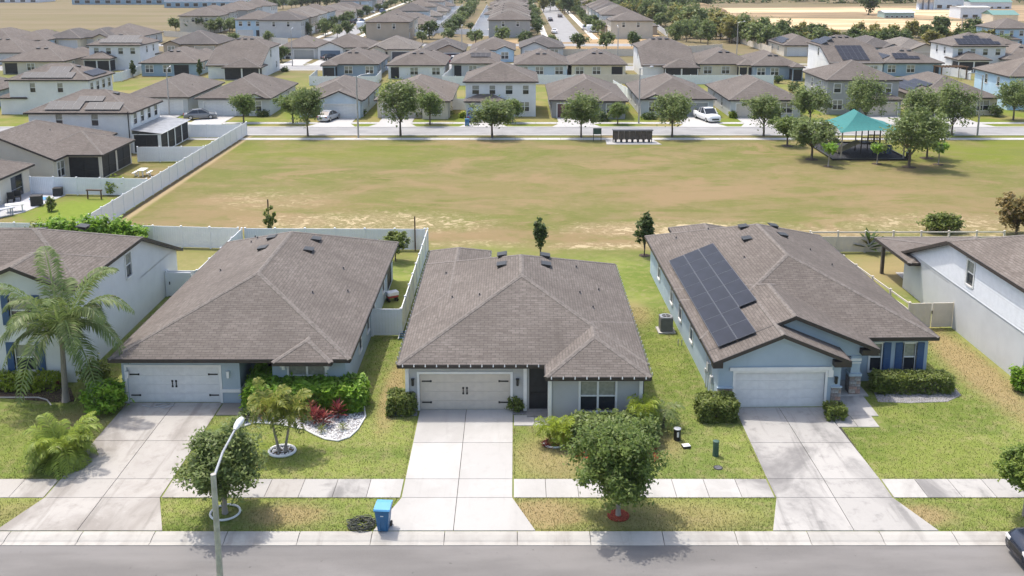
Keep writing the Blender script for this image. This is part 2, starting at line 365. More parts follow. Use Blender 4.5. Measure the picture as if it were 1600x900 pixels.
# ------------------------------------------------------------------ foliage
def leaves(name, C, W, n, size, mat, seed, flat=.55, stretch=1.9):
    """n lozenge leaves scattered about clump centres C (m,3) with spreads W (m,)"""
    r = np.random.default_rng(seed); k = r.integers(0, len(C), n)
    d = r.normal(size=(n, 3)); d /= np.linalg.norm(d, axis=1)[:, None]
    spread = np.where(r.random(n) < .22, 1.7, 1.0)
    P = C[k]+d*(W[k]*spread*r.random(n)**.55)[:, None]; P[:, 2] = np.maximum(P[:, 2], .02)
    N = r.normal(size=(n, 3)); N[:, 2] = np.abs(N[:, 2])+flat; N += d*.5; N /= np.linalg.norm(N, axis=1)[:, None]
    A = np.cross(N, r.normal(size=(n, 3))); A /= np.linalg.norm(A, axis=1)[:, None]; B = np.cross(N, A)
    s = size*(.6+.8*r.random(n))[:, None]
    V = np.empty((n, 4, 3)); V[:, 0] = P-A*s*stretch*.5; V[:, 1] = P-B*s*.45+A*s*.05; V[:, 2] = P+A*s*stretch*.5; V[:, 3] = P+B*s*.45+A*s*.05
    return fast_mesh(name, V.reshape(-1, 3), 4, mat)
def crown_clumps(r, m, rx, ry, z0, z1, inner=.35, irregular=.25):
    d = r.normal(size=(m, 3)); d /= np.linalg.norm(d, axis=1)[:, None]
    rad = inner+(1-inner)*r.random(m)**.6
    rad *= 1+irregular*(r.random(m)-.5)*2*.6
    C = d*rad[:, None]; C[:, 0] *= rx; C[:, 1] *= ry
    zz = C[:, 2]; C[:, 2] = (z0+z1)/2+zz*(z1-z0)/2
    return C
def tree_meshes(key, h, rx, z0, n, size, leaf, barkm, seed, clumps=55, trunk=.11, irregular=.3, limbs=7, top=1.0, cw=.2):
    def mk():
        r = np.random.default_rng(seed); C = crown_clumps(r, clumps, rx*.86, rx*.86, z0+.1*h, h*.96, .3, irregular)
        f = (C[:, 2]-z0)/(h-z0); C[:, :2] *= (1-(1-top)*f)[:, None]
        C = np.vstack([C, C[:max(4, clumps//6)]*np.array([1.12, 1.12, 1])])
        W = rx*cw*(.7+.7*r.random(len(C)))
        lm = leaves('crown', C, W, n, size, leaf, seed+1)
        b = MB(); zt = z0+(h-z0)*.55; b.tube([(0, 0, -.05), (.01, .02, z0*.5+.05), (.03, -.02, z0+.1), (.0, .03, zt)], [trunk*1.25, trunk, trunk*.85, trunk*.35], 8)
        for i in range(limbs):
            c = C[(i*7) % clumps]; zs = z0+.15*(h-z0)*((i % 3)/2)
            b.tube([(0.02, 0, zs-.1), (c[0]*.45, c[1]*.45, (zs+c[2])/2), tuple(c)], [trunk*.5, trunk*.32, trunk*.1], 5)
        return b.mesh('trunk', barkm, True), lm
    return cached(('tree', key), mk)
def tree(key, x, y, label, cat='tree', group=None, name='tree', rz=None, sc=1.0, **kw):
    t, c = tree_meshes(key, **kw)
    o = empty(name, (x, y, 0), random.uniform(0, 6.3) if rz is None else rz, label, cat, group)
    o.scale = (sc*random.uniform(.86, 1.14), sc*random.uniform(.86, 1.14), sc*random.uniform(.9, 1.1)); link('trunk', t, o); link('crown', c, o); return o
def bush_mesh(key, sx, sy, h, n, size, leaf, seed, boxy=False, z0=0.0, lump=.16):
    def mk():
        r = np.random.default_rng(seed); m = int(40+14*sx*sy)
        if boxy:
            m = n//4; P = r.random((m, 3))*2-1; ar = np.array([sy*h, sy*h, sx*h, sx*h, sx*sy, sx*sy*.5]); ax = r.choice(6, m, p=ar/ar.sum()); k = .93+.07*r.normal(size=m)
            P[ax == 0, 0] = -k[ax == 0]; P[ax == 1, 0] = k[ax == 1]; P[ax == 2, 1] = -k[ax == 2]; P[ax == 3, 1] = k[ax == 3]; P[ax == 4, 2] = k[ax == 4]
            q = np.maximum(1, (np.abs(P)**6).sum(1)**(1/6)); P = P/q[:, None]
            C = P*np.array([sx/2, sy/2, h/2*.97])+np.array([0, 0, h/2]); W = None; lm2 = lump*.55
            C[:, :2] += .05*np.sin(C[:, [1, 0]]*5+C[:, 2:]*4)
        else:
            C = crown_clumps(r, m, sx/2*.86, sy/2*.86, z0+h*.05, h*.92, .35, .25)
        W = np.full(m, lm2 if boxy else lump)*(.7+.7*r.random(m))
        return leaves('foliage', C, W, n, size, leaf, seed+5)
    return cached(('bush', key), mk)
def bush(x, y, sx, sy, h, label, leaf=None, n=1500, size=.1, boxy=False, cat='shrub', group=None, name='shrub', seed=None, rz=0.0, lump=.16):
    leaf = leaf or L_BOX; seed = seed or int(abs(x*13+y*7)*10) % 9999
    o = empty(name, (x, y, 0), rz, label, cat, group)
    link('foliage', bush_mesh((name, sx, sy, h, seed), sx, sy, h, n, size, leaf, seed, boxy, 0, lump), o)
    b = MB()
    for i in range(5):
        a = i*1.26; b.tube([(0, 0, -.05), (math.cos(a)*sx*.12, math.sin(a)*sy*.12, h*.4), (math.cos(a)*sx*.32, math.sin(a)*sy*.32, h*.75)], [.03, .022, .008], 5)
    b.build('stem', M_BARK, o); return o
def frond_quads(L, r, rise, droop, az, leaf_l, leaf_w, pairs, base, lift=.25):
    """one feather frond: list of leaflet quads and the midrib points"""
    ca, sa = math.cos(az), math.sin(az); pts = []
    for i in range(pairs+1):
        t = i/pairs; rr = L*(t-.10*t*t); zz = rise*L*t-droop*L*t*t
        pts.append(Vector((base[0]+ca*rr, base[1]+sa*rr, base[2]+zz)))
    Q = []
    side = Vector((-sa, ca, 0))
    for i in range(2, pairs):
        t = i/pairs; p = pts[i]; d = (pts[i+1]-pts[i-1]).normalized()
        ll = leaf_l*(math.sin(math.pi*min(1, .18+.80*t))**.7)
        for sgn in (-1, 1):
            for q in range(2):
                v = (side*sgn*(.8+.2*r.random())+d*(.45+.3*r.random())+Vector((0, 0, lift*(r.random()*1.6-.5)))).normalized()
                mid = p+v*ll*.55; tip = p+v*ll*(.9+.2*r.random())+Vector((0, 0, -ll*.35*(.5+r.random())))
                wv = d*leaf_w*.5
                p2 = p+d*(q*.5*L/pairs)
                Q += [p2-wv*.4, mid-wv, tip, mid+wv]
    return Q, pts
def palm(name, x, y, label, h, trunk_r, nf, L, leaf, seed, trunks=((0, 0, 0, 0),), leaf_l=.5, leaf_w=.05, pairs=16, rise=(.2, 1.0), droop=(.7, 1.0), cat='palm', barkm=None, rz=0, lift=.25, group=None):
    r = random.Random(seed); o = empty(name, (x, y, 0), rz, label, cat, group); n = 0
    for (tx, ty, lx, ly) in trunks:
        b = MB(); hh = h*(1 if n == 0 else .88); n += 1
        top = (tx+lx, ty+ly, hh)
        if hh > .3:
            pts = [(tx+lx*k/6, ty+ly*(k/6), hh*k/6-.05*(k == 0)) for k in range(7)]
            b.tube(pts, [trunk_r*1.35]+[trunk_r*(1.02-.06*k) for k in range(1, 6)]+[trunk_r*.75], 10)
            b.tube([(top[0], top[1], hh-.05), (top[0], top[1], hh+.10*L)], [trunk_r*.9, trunk_r*.35], 8)
            b.build('trunk', barkm or M_BARKL, o, smooth=True)
        for i in range(nf):
            t = i/max(1, nf-1); az = i*2.399+r.uniform(-.25, .25)
            q, pts = frond_quads(L*r.uniform(.85, 1.08), r, rise[1]+(rise[0]-rise[1])*t, r.uniform(*droop)*(.8+.35*t), az, leaf_l, leaf_w, pairs, (top[0], top[1], hh+.06*L), lift)
            sv = Vector((-math.sin(az), math.cos(az), 0)); m = len(pts)
            for k in range(m-1):
                w0, w1 = .02*L*(1-.8*k/m), .02*L*(1-.8*(k+1)/m); up = Vector((0, 0, w0*.6))
                q += [pts[k]-sv*w0, pts[k]+up, pts[k+1]+up, pts[k+1]-sv*w1, pts[k]+up, pts[k]+sv*w0, pts[k+1]+sv*w1, pts[k+1]+up]
            link('frond', fast_mesh('frond', np.array([tuple(v) for v in q]), 4, leaf), o)
    return o

# ------------------------------------------------------------------ buildings
FACE = {'S': 0.0, 'E': math.pi/2, 'N': math.pi, 'W': -math.pi/2}
PITCHR = 0.4167
def window_meshes(w, h, style, trim):
    def mk():
        f = MB(); t = .11                                   # surround, sash bar and sill; outside is -y
        f.box(-w/2-t, -w/2, -.05, .07, -t, h+t); f.box(w/2, w/2+t, -.05, .07, -t, h+t)
        f.box(-w/2, w/2, -.05, .07, h, h+t); f.box(-w/2, w/2, -.09, .07, -t, 0)
        f.box(-w/2, w/2, .0, .06, h*.5-.03, h*.5+.03)
        n = 2 if style == 'double' else 1
        if n == 2: f.box(-.05, .05, -.02, .07, 0, h)
        fm = f.mesh('window', trim); pw = w/n-(.05 if n == 2 else 0); ps = []
        for up in (0, 1):
            p = MB(); p.box(-pw/2, pw/2, .05, .065, h*.5*up+.02, h*.5*(up+1)-.02)
            if up:
                for k in (1, 2): p.box(-pw/2+pw*k/3-.008, -pw/2+pw*k/3+.008, .04, .05, h*.5+.03, h-.02)
                p.box(-pw/2, pw/2, .041, .049, h*.75-.008, h*.75+.008)
            ps.append(p.mesh('pane', M_BLIND if up else M_GLASS))
        return fm, ps, n, pw
    return cached(('win', round(w, 2), round(h, 2), style, trim.name), mk)
def garage_meshes(w, h, mat, trim):
    def mk():
        f = MB(); t = .13
        f.box(-w/2-t, -w/2, -.04, .14, 0, h+t); f.box(w/2, w/2+t, -.04, .14, 0, h+t); f.box(-w/2, w/2, -.04, .14, h, h+t)
        s = MB(); sh = h/4; s.box(-w/2, w/2, .10, .14, .004, sh-.004)
        k = 8
        for i in range(k):
            a = -w/2+w*(i+.12)/k; b = -w/2+w*(i+.88)/k; s.box(a, b, .095, .10, sh*.2, sh*.8)
        return f.mesh('garage_door', trim), s.mesh('door_section', mat), sh
    return cached(('gar', round(w, 2), round(h, 2), mat.name, trim.name), mk)
def roof_faces(x0, x1, y0, y1, z, kind, p):
    """kind: axis of the ridge (x or y) and what each end is: h hip, g gable, e.g. 'y:hh' (front, back) or 'x:gg' (left, right)"""
    ax, ends = kind.split(':')
    if ax == 'y':
        hw = (x1-x0)/2; xm = (x0+x1)/2; zr = z+hw*p
        a = y0+(hw if ends[0] == 'h' else 0); b = y1-(hw if ends[1] == 'h' else 0)
        if a > b: a = b = (a+b)/2
        A, B = (xm, a, zr), (xm, b, zr); c = [(x0, y0, z), (x1, y0, z), (x1, y1, z), (x0, y1, z)]
        F = [[c[1], c[2], B, A], [c[3], c[0], A, B]]
        if ends[0] == 'h': F.append([c[0], c[1], A])
        if ends[1] == 'h': F.append([c[2], c[3], B])
        edges = [(A, B)]+([(c[0], A), (c[1], A)] if ends[0] == 'h' else [])+([(c[2], B), (c[3], B)] if ends[1] == 'h' else [])
        bd = [c[0]]+([] if ends[0] == 'h' else [A])+[c[1], c[2]]+([] if ends[1] == 'h' else [B])+[c[3]]
    else:
        hw = (y1-y0)/2; ym = (y0+y1)/2; zr = z+hw*p
        a = x0+(hw if ends[0] == 'h' else 0); b = x1-(hw if ends[1] == 'h' else 0)
        if a > b: a = b = (a+b)/2
        A, B = (a, ym, zr), (b, ym, zr); c = [(x0, y0, z), (x1, y0, z), (x1, y1, z), (x0, y1, z)]
        F = [[c[0], c[1], B, A], [c[2], c[3], A, B]]
        if ends[0] == 'h': F.append([c[3], c[0], A])
        if ends[1] == 'h': F.append([c[1], c[2], B])
        edges = [(A, B)]+([(c[0], A), (c[3], A)] if ends[0] == 'h' else [])+([(c[1], B), (c[2], B)] if ends[1] == 'h' else [])
        bd = [c[0], c[1]]+([] if ends[1] == 'h' else [B])+[c[2], c[3]]+([] if ends[0] == 'h' else [A])
    return F, edges, bd
def roof_mesh(mb, F):
    for f in F:
        P = [Vector(q) for q in f]; u = (P[1]-P[0]).normalized(); n = (P[1]-P[0]).cross(P[-1]-P[0]).normalized(); v = n.cross(u)
        off = random.random()*9
        mb.poly(f, [((q-P[0]).dot(u)+off, (q-P[0]).dot(v)) for q in P])
def cap_mesh(F, edges, wd=.15):
    b = MB()
    for a, c in edges:
        A, C = Vector(a), Vector(c)
        if (C-A).length < .1: continue
        e = (C-A).normalized(); up = Vector((0, 0, .028))
        for f in F:
            if a in f and c in f:
                m = sum((Vector(q) for q in f), Vector())/len(f)-A; d = (m-e*m.dot(e)).normalized()*wd
                b.poly([A+up, C+up, C+d+up*.75, A+d+up*.75]); b.poly([A+d+up*.75, C+d+up*.75, C+d, A+d])
    return b
class House:
    def __init__(s, name, label, cat, loc, rz=0.0, wall=None, trim=None, roof=None, fascia=None, group=None):
        s.o = empty(name, (loc[0], loc[1], 0), rz, label, cat, group); s.wall = wall or stucco((.5, .5, .48)); s.trim = trim or M_TRIM
        s.roofm = roof or SH[0]; s.fm = fascia or M_FASC; s.blocks = []; s.mb = MB(); s.main = None
    def block(s, x0, x1, y0, y1, z1, z0=-.1, skip=''):
        s.blocks.append((x0, x1, y0, y1, z0, z1, {k: [] for k in 'SENW'}, skip)); return len(s.blocks)-1
    def spot(s, bi, face, u, z, out=0.0):
        x0, x1, y0, y1 = s.blocks[bi][:4]
        return {'S': (u, y0-out, z), 'N': (u, y1+out, z), 'E': (x1+out, u, z), 'W': (x0-out, u, z)}[face]
    def hole(s, bi, face, u, z, w, h): s.blocks[bi][6][face].append((u-w/2, u+w/2, z, z+h))
    def win(s, bi, face, u, z, w, h, style='single', trim=None):
        s.hole(bi, face, u, z, w, h); fm, ps, n, pw = window_meshes(w, h, style, trim or s.trim)
        o = link('window', fm, s.o, s.spot(bi, face, u, z), FACE[face])
        for k in range(n):
            xx = 0 if n == 1 else (-1, 1)[k]*(w/4+.0125)
            for pm in ps: link('pane', pm, o, (xx, 0, 0))
        return o
    def garage(s, bi, u, w=4.88, h=2.1, mat=None, trim=None, face='S', straps=False, split=True):
        s.hole(bi, face, u, -.02, w, h+.02); fm, sm, sh = garage_meshes(w, h, mat or M_TRIM, trim or s.trim)
        o = link('garage_door', fm, s.o, s.spot(bi, face, u, 0), FACE[face])
        for k in range(4): link('door_section', sm, o, (0, 0, k*sh))
        if straps:
            b = MB()
            for sx in (-1, 1):
                for zz in (h*.2, h*.78):
                    b = MB(); a = sx*(w/2-.10); c = sx*(w/2-.58); b.box(min(a, c), max(a, c), .072, .086, zz-.035, zz+.035); b.bbox(c, .079, zz, .09, .012, .11)
                    b.build('strap_hinge', M_BLACK, o)
                b = MB(); b.box(sx*.10-.025, sx*.10+.025, .06, .086, h*.44, h*.60); b.box(sx*.10-.05, sx*.10+.05, .07, .087, h*.42, h*.47); b.box(sx*.10-.05, sx*.10+.05, .07, .087, h*.57, h*.62)
                b.build('pull_handle', M_BLACK, o)
        return o
    def dark(s, bi, face, u, z, w, h, name='screen', mat=None, frame=True, fmat=None):
        """a screened or dark opening: recessed panel with a frame"""
        s.hole(bi, face, u, z, w, h); b = MB(); b.box(-w/2, w/2, .07, .09, 0, h); o = b.build(name, mat or M_SCREEN, s.o, s.spot(bi, face, u, z), FACE[face])
        if frame:
            f = MB(); t = .05
            f.box(-w/2, -w/2+t, .03, .068, 0, h); f.box(w/2-t, w/2, .03, .068, 0, h); f.box(-w/2+t, w/2-t, .03, .068, h-t, h); f.box(-w/2+t, w/2-t, .03, .068, 0, t)
            f.box(-w/2+t, w/2-t, .03, .068, h*.38, h*.38+t*.8)
            n = max(1, int(w/1.3))
            for k in range(1, n): f.box(-w/2+w*k/n-.02, -w/2+w*k/n+.02, .035, .066, t, h-t)
            f.build('frame', fmat or M_BLACK, o)
        return o
    def roof(s, x0, x1, y0, y1, z, kind='y:hh', p=PITCHR, cap=True, mat=None):
        F, edges, bd = roof_faces(x0, x1, y0, y1, z, kind, p); mb = MB(); roof_mesh(mb, F)
        o = mb.build('roof', mat or s.roofm, s.o, uv=True); f = MB(); dz = .2
        for k in range(len(bd)):
            a, b = Vector(bd[k]), Vector(bd[(k+1) % len(bd)]); d = Vector((0, 0, dz)); nn = (b-a).cross(Vector((0, 0, 1))).normalized()*.03; up = Vector((0, 0, .012))
            f.poly([a-d+nn, b-d+nn, b+nn+up, a+nn+up]); f.poly([a+nn+up, b+nn+up, b-nn+up, a-nn+up])
        for q in F: f.poly([(c[0], c[1], c[2]-dz) for c in reversed(q)])
        f.build('fascia', s.fm, o)
        if cap: cap_mesh(F, edges).build('ridge_cap', M_CAP, o)
        s.lastF = F
        if s.main is None: s.main = F
        return o
    def rawroof(s, F, edges=(), strips=()):
        mb = MB(); roof_mesh(mb, F); o = mb.build('roof', s.roofm, s.o, uv=True); f = MB()
        for a, b in strips:
            a, b = Vector(a), Vector(b); d = Vector((0, 0, .2)); nn = (b-a).cross(Vector((0, 0, 1))).normalized()*.03; up = Vector((0, 0, .012))
            f.poly([a-d+nn, b-d+nn, b+nn+up, a+nn+up]); f.poly([a+nn+up, b+nn+up, b-nn+up, a-nn+up])
        for q in F: f.poly([(c[0], c[1], c[2]-.2) for c in reversed(q)])
        f.build('fascia', s.fm, o)
        if edges: cap_mesh(F, edges).build('ridge_cap', M_CAP, o)
        return o
    def plane(s, F, i):
        """origin, along-eave, up-slope, normal of roof face i"""
        P = [Vector(q) for q in F[i]]; u = (P[1]-P[0]).normalized(); n = (P[1]-P[0]).cross(P[-1]-P[0]).normalized()
        return P[0], u, n.cross(u), n, (P[1]-P[0]).length
    def on_roof(s, F, i, u, v, lift=0.0, turn=0.0):
        o, eu, ev, n, L = s.plane(F, i); M = Matrix((eu, ev, n)).transposed().to_4x4()
        M.translation = o+eu*u+ev*v+n*lift
        return M @ Matrix.Rotation(turn, 4, 'Z')
    def solar(s, F, i, u, v, rows, pw=1.05, ph=1.75, gap=.02, down=False):
        """rows: for each row going up the slope (first, last) panel index"""
        def mk():
            b = MB(); b.bbox(0, 0, 0, pw, ph, .04); return b.mesh('solar_panel', M_PVF)
        def mk2():
            b = MB(); b.bbox(0, 0, .022, pw-.05, ph-.05, .004)
            return b.mesh('cells', M_PV)
        fm, cm = cached(('pv', pw, ph), mk), cached(('pvc', pw, ph), mk2)
        for r, (a, c) in enumerate(rows):
            for k in range(a, c):
                o = link('solar_panel', fm, s.o, mw=s.on_roof(F, i, u+(k+.5)*(pw+gap), v+(r+.5)*(ph+gap), .14)); link('cells', cm, o)
    def vents(s, F, i, L, pipe=False):
        def mk():
            b = MB(); b.box(-.42, .42, -.3, .3, .0, .04)
            b.v += []; b.poly([(-.36, -.26, .04), (.36, -.26, .04), (.36, -.30, .20), (-.36, -.30, .20)]); b.poly([(-.36, -.30, .20), (.36, -.30, .20), (.36, .26, .06), (-.36, .26, .06)])
            b.poly([(-.36, -.26, .04), (-.36, -.30, .20), (-.36, .26, .06)]); b.poly([(.36, -.26, .04), (.36, .26, .06), (.36, -.30, .20)])
            return b.mesh('roof_vent', M_BLACK)
        def mk2():
            b = MB(); b.tube([(0, 0, -.02), (0, 0, .03)], [.16, .08], 10); b.tube([(0, 0, 0), (0, .05, .14)], .045, 10); return b.mesh('vent_pipe', plain('lead_flashing', (.10, .09, .085), .6))
        for (u, v) in L: link('vent_pipe' if pipe else 'roof_vent', cached('pipe', mk2) if pipe else cached('vent', mk), s.o, mw=s.on_roof(F, i, u, v))
    def tri(s, *pts): s.mb.poly(pts)
    def done(s):
        mb = s.mb
        for (x0, x1, y0, y1, z0, z1, op, skip) in s.blocks:
            for f in 'SENW':
                if f in skip: continue
                a, b = (x0, x1) if f in 'SN' else (y0, y1)
                us = sorted({a, b} | {min(max(q, a), b) for o in op[f] for q in o[:2]}); zs = sorted({z0, z1} | {min(max(q, z0), z1) for o in op[f] for q in o[2:]})
                def pt(u, z, inn=0.0): return {'S': (u, y0+inn, z), 'N': (u, y1-inn, z), 'E': (x1-inn, u, z), 'W': (x0+inn, u, z)}[f]
                flip = f in 'NW'
                for i in range(len(us)-1):
                    for j in range(len(zs)-1):
                        um, zm = (us[i]+us[i+1])/2, (zs[j]+zs[j+1])/2
                        if any(o[0] < um < o[1] and o[2] < zm < o[3] for o in op[f]): continue
                        q = [pt(us[i], zs[j]), pt(us[i+1], zs[j]), pt(us[i+1], zs[j+1]), pt(us[i], zs[j+1])]
                        mb.poly(q[::-1] if flip else q)
                for (u0, u1, w0, w1) in op[f]:
                    c = [(u0, w0), (u1, w0), (u1, w1), (u0, w1)]
                    for k in range(4):
                        (ua, za), (ub, zb) = c[k], c[(k+1) % 4]
                        mb.poly([pt(ua, za), pt(ub, zb), pt(ub, zb, .15), pt(ua, za, .15)])
                    mb.poly([pt(u0, w0, .15), pt(u1, w0, .15), pt(u1, w1, .15), pt(u0, w1, .15)])
        mb.build('wall', s.wall, s.o, fixn=False); return s.o

WALLC = {'white': (.70, .70, .68), 'grey': (.36, .36, .35), 'lgrey': (.52, .53, .53), 'blue': (.30, .40, .47), 'pblue': (.50, .58, .64), 'bgrey': (.30, .37, .44), 'cream': (.66, .60, .46), 'tan': (.44, .37, .29), 'beige': (.58, .53, .44), 'dgrey': (.28, .28, .27), 'sky': (.45, .60, .72)}
def GM(c): return plain('garage_'+c, {'white': (.66, .66, .64), 'cream': (.56, .50, .42), 'grey': (.36, .36, .34), 'maroon': (.11, .045, .045), 'blue': (.16, .21, .27), 'dark': (.06, .06, .07)}[c], .5, .05)
def lanai(h, x0, x1, y1, dep, label=None, z=2.55, roof=True, posts=True):
    """screened porch on the back wall (local +y)"""
    b = h.block(x0, x1, y1-.02, y1+dep, z, skip='S')
    w = x1-x0; n = 2 if w > 3 else 1
    for k in range(n): h.dark(b, 'N', x0+w*(k+.5)/n, .05, w/n-.30, 2.2)
    for f in 'EW': h.dark(b, f, y1+dep/2, .05, dep-.4, 2.2)
    if roof: h.roof(x0-.35, x1+.35, y1-3.2, y1+dep+.35, z+.18, 'y:hh')
def ranch(name, label, X, Y, W, D, rz, wall, gar='white', gside='L', front='gable', roof=0, lan=None, cat='house', group=None, wins=True, sideW=True):
    """single-storey house, local front -y, origin middle of the front wall"""
    h = House(name, label, cat, (X, Y), rz, stucco(WALLC[wall]), roof=SH[roof], group=group)
    b = h.block(-W/2, W/2, 0, D, 2.8); z = 2.75; o = .42
    h.roof(-W/2-o, W/2+o, -o, D+o, z, 'y:hh' if W <= D else 'x:hh')
    sg = -1 if gside == 'L' else 1; gx = sg*(W/2-3.2)
    if front == 'gable':
        f = h.block(gx-3.0, gx+3.0, -1.2, .05, 2.8, skip='N'); h.tri((gx-3.0, -1.2, 2.8), (gx+3.0, -1.2, 2.8), (gx, -1.2, 2.8+3.0*PITCHR))
        h.garage(f, gx, 4.7, 2.1, GM(gar)); h.roof(gx-3.42, gx+3.42, -1.6, 4.5, z+.012, 'y:gh')
    else: h.garage(b, gx, 4.7, 2.1, GM(gar))
    wx = -sg*(W/2-2.1)
    if front == 'hip':
        f = h.block(wx-1.9, wx+1.9, -1.3, .05, 2.8, skip='N'); h.win(f, 'S', wx, .75, 1.7, 1.5, 'double'); h.roof(wx-2.3, wx+2.3, -1.7, 3.5, z+.012, 'y:hh')
    elif front == 'dormer':
        h.win(b, 'S', wx, .75, 1.7, 1.5, 'double'); h.roof(wx-1.7, wx+1.7, -.55, 3.2, z+.012, 'y:gh'); h.tri((wx-1.5, -.35, z), (wx+1.5, -.35, z), (wx, -.35, z+.6))
    elif front == 'wgable':
        f = h.block(wx-1.9, wx+1.9, -1.3, .05, 2.8, skip='N'); h.tri((wx-1.9, -1.3, 2.8), (wx+1.9, -1.3, 2.8), (wx, -1.3, 2.8+1.9*PITCHR)); h.win(f, 'S', wx, .75, 1.6, 1.5, 'double'); h.roof(wx-2.3, wx+2.3, -1.7, 4.0, z+.012, 'y:gh')
    else: h.win(b, 'S', wx, .75, 1.7, 1.5, 'double')
    dx = gx-sg*3.9; h.dark(b, 'S', dx, .0, 1.0, 2.1, 'front_door', M_DARKIN)
    if wins:
        if lan is None or lan[0] > -W/2+3: h.win(b, 'N', -W/2+1.6, .8, 1.5, 1.4, 'double')
        h.win(b, 'N', .4, .8, 1.5, 1.4, 'double')
        if lan is None or lan[1] < W/2-3: h.win(b, 'N', W/2-1.6, .8, 1.5, 1.4, 'double')
        for f in 'EW': h.win(b, f, D*.35, .9, .9, 1.3); h.win(b, f, D*.7, .9, .9, 1.3)
    if lan:
        h.dark(b, 'N', (lan[0]+lan[1])/2, .05, lan[1]-lan[0]-.4, 2.25, 'lanai_screen') if len(lan) == 2 else lanai(h, lan[0], lan[1], D, lan[2])
    F = h.main; i = 3 if W <= D else 1
    P, u, v, n, L = h.plane(F, i); hh = (W/2 if W <= D else D/2)*.9
    h.vents(F, i, [(L*.44, hh), (L*.56, hh)]); h.vents(F, 0, [(D*.45, 2.2)], True); h.vents(F, 1, [(D*.3, 3)], True)
    return h
def two(name, label, X, Y, W, D, rz, wall, gar='white', gside='L', roof=0, cat='house', group=None, lan=None, skirt=True, ze=5.35):
    h = House(name, label, cat, (X, Y), rz, stucco(WALLC[wall]), roof=SH[roof], group=group)
    b = h.block(-W/2, W/2, 0, D, ze+.05); o = .4
    h.roof(-W/2-o, W/2+o, -o, D+o, ze, 'y:hh' if W <= D else 'x:hh')
    sg = -1 if gside == 'L' else 1; gx = sg*(W/2-2.9)
    if skirt:
        f = h.block(gx-2.8, gx+2.8, -1.6, .05, 2.6, skip='N'); h.garage(f, gx, 4.6, 2.05, GM(gar)); h.roof(gx-3.1, gx+3.1, -2.0, 2.6, 2.6, 'x:hh')
    else: h.garage(b, gx, 4.6, 2.05, GM(gar))
    for k in range(4):
        wx = -W/2+W*(k+.6)/4.2
        h.win(b, 'S', wx, 3.4, .85 if k % 2 else 1.0, 1.3); h.win(b, 'N', wx, 3.4, 1.0, 1.3)
    h.win(b, 'S', -sg*(W/2-1.7), .8, 1.4, 1.4, 'double'); h.dark(b, 'S', gx-sg*3.8, 0, 1.0, 2.1, 'front_door', M_DARKIN)
    for f in 'EW': h.win(b, f, D*.3, 3.4, .8, 1.4); h.win(b, f, D*.65, 3.4, .8, 1.4)
    h.win(b, 'N', W/2-1.5, .8, 1.5, 1.3, 'double')
    if lan: lanai(h, lan[0], lan[1], D, lan[2])
    F = h.main; i = 3 if W <= D else 1; P, u, v, n, L = h.plane(F, i); h.vents(F, i, [(L*.5, (W if W <= D else D)/2*.88)])
    return h
def salt(name, label, X, Y, W, rz, wall, D1=9.0, D2=6.6, gar='white', roof=0, cat='house', group=None, lan=None, gside='L', ze=5.55, wside=None):
    """two-storey front whose rear roof slope runs on down to a single-storey back"""
    h = House(name, label, cat, (X, Y), rz, stucco(WALLC[wall]), roof=SH[roof], group=group); o = .35; p = PITCHR
    zb = ze-p*D2; b = h.block(-W/2, W/2, 0, D1, ze+.05, skip='N'); c = h.block(-W/2, W/2, D1, D1+D2, zb+.05, skip='S')
    for s in (-1, 1):
        q = [(s*W/2, D1, zb), (s*W/2, D1+D2, zb+.02), (s*W/2, D1, ze)]; h.tri(*(q if s > 0 else q[::-1]))
    hw = (D1+o)/2; ym = (D1-o)/2; zr = ze+hw*p; x0, x1, y0, y1, y2 = -W/2-o, W/2+o, -o, D1, D1+D2+o; zb2 = ze-p*(D2+o)
    A, B = (x0+hw, ym, zr), (x1-hw, ym, zr)
    F = [[(x0, y0, ze), (x1, y0, ze), B, A], [(x0, y1, ze), (x0, y0, ze), A], [(x1, y0, ze), (x1, y1, ze), B],
         [(x1, y2, zb2), (x0, y2, zb2), (x0, y1, ze), A, B, (x1, y1, ze)]]
    h.main = F
    h.rawroof(F, [(A, B), (F[0][0], A), (F[0][1], B), (F[1][0], A), (F[2][1], B)], [((x0, y0, ze), (x1, y0, ze)), ((x1, y0, ze), (x1, y1, ze)), ((x1, y1, ze), (x1, y2, zb2)), ((x1, y2, zb2), (x0, y2, zb2)), ((x0, y2, zb2), (x0, y1, ze)), ((x0, y1, ze), (x0, y0, ze))])
    for f in 'EW': h.win(b, f, wside[0] if wside else D1*.80, 3.5, .85, 1.5)
    if not wside:
        for f in 'W': h.win(b, f, D1*.3, .9, .8, 1.3)
    h.win(c, 'N', -W/2+1.8, .7, 1.5, 1.3, 'double')
    if lan: h.win(c, 'N', 0, .7, 1.2, 1.3)
    if lan: lanai(h, lan[0], lan[1], D1+D2, lan[2], z=2.3)
    h.vents(F, 3, [(W*.5+k*1.4, (D2+hw)*1.02) for k in (-1, 0, 1)])
    return h, b, c

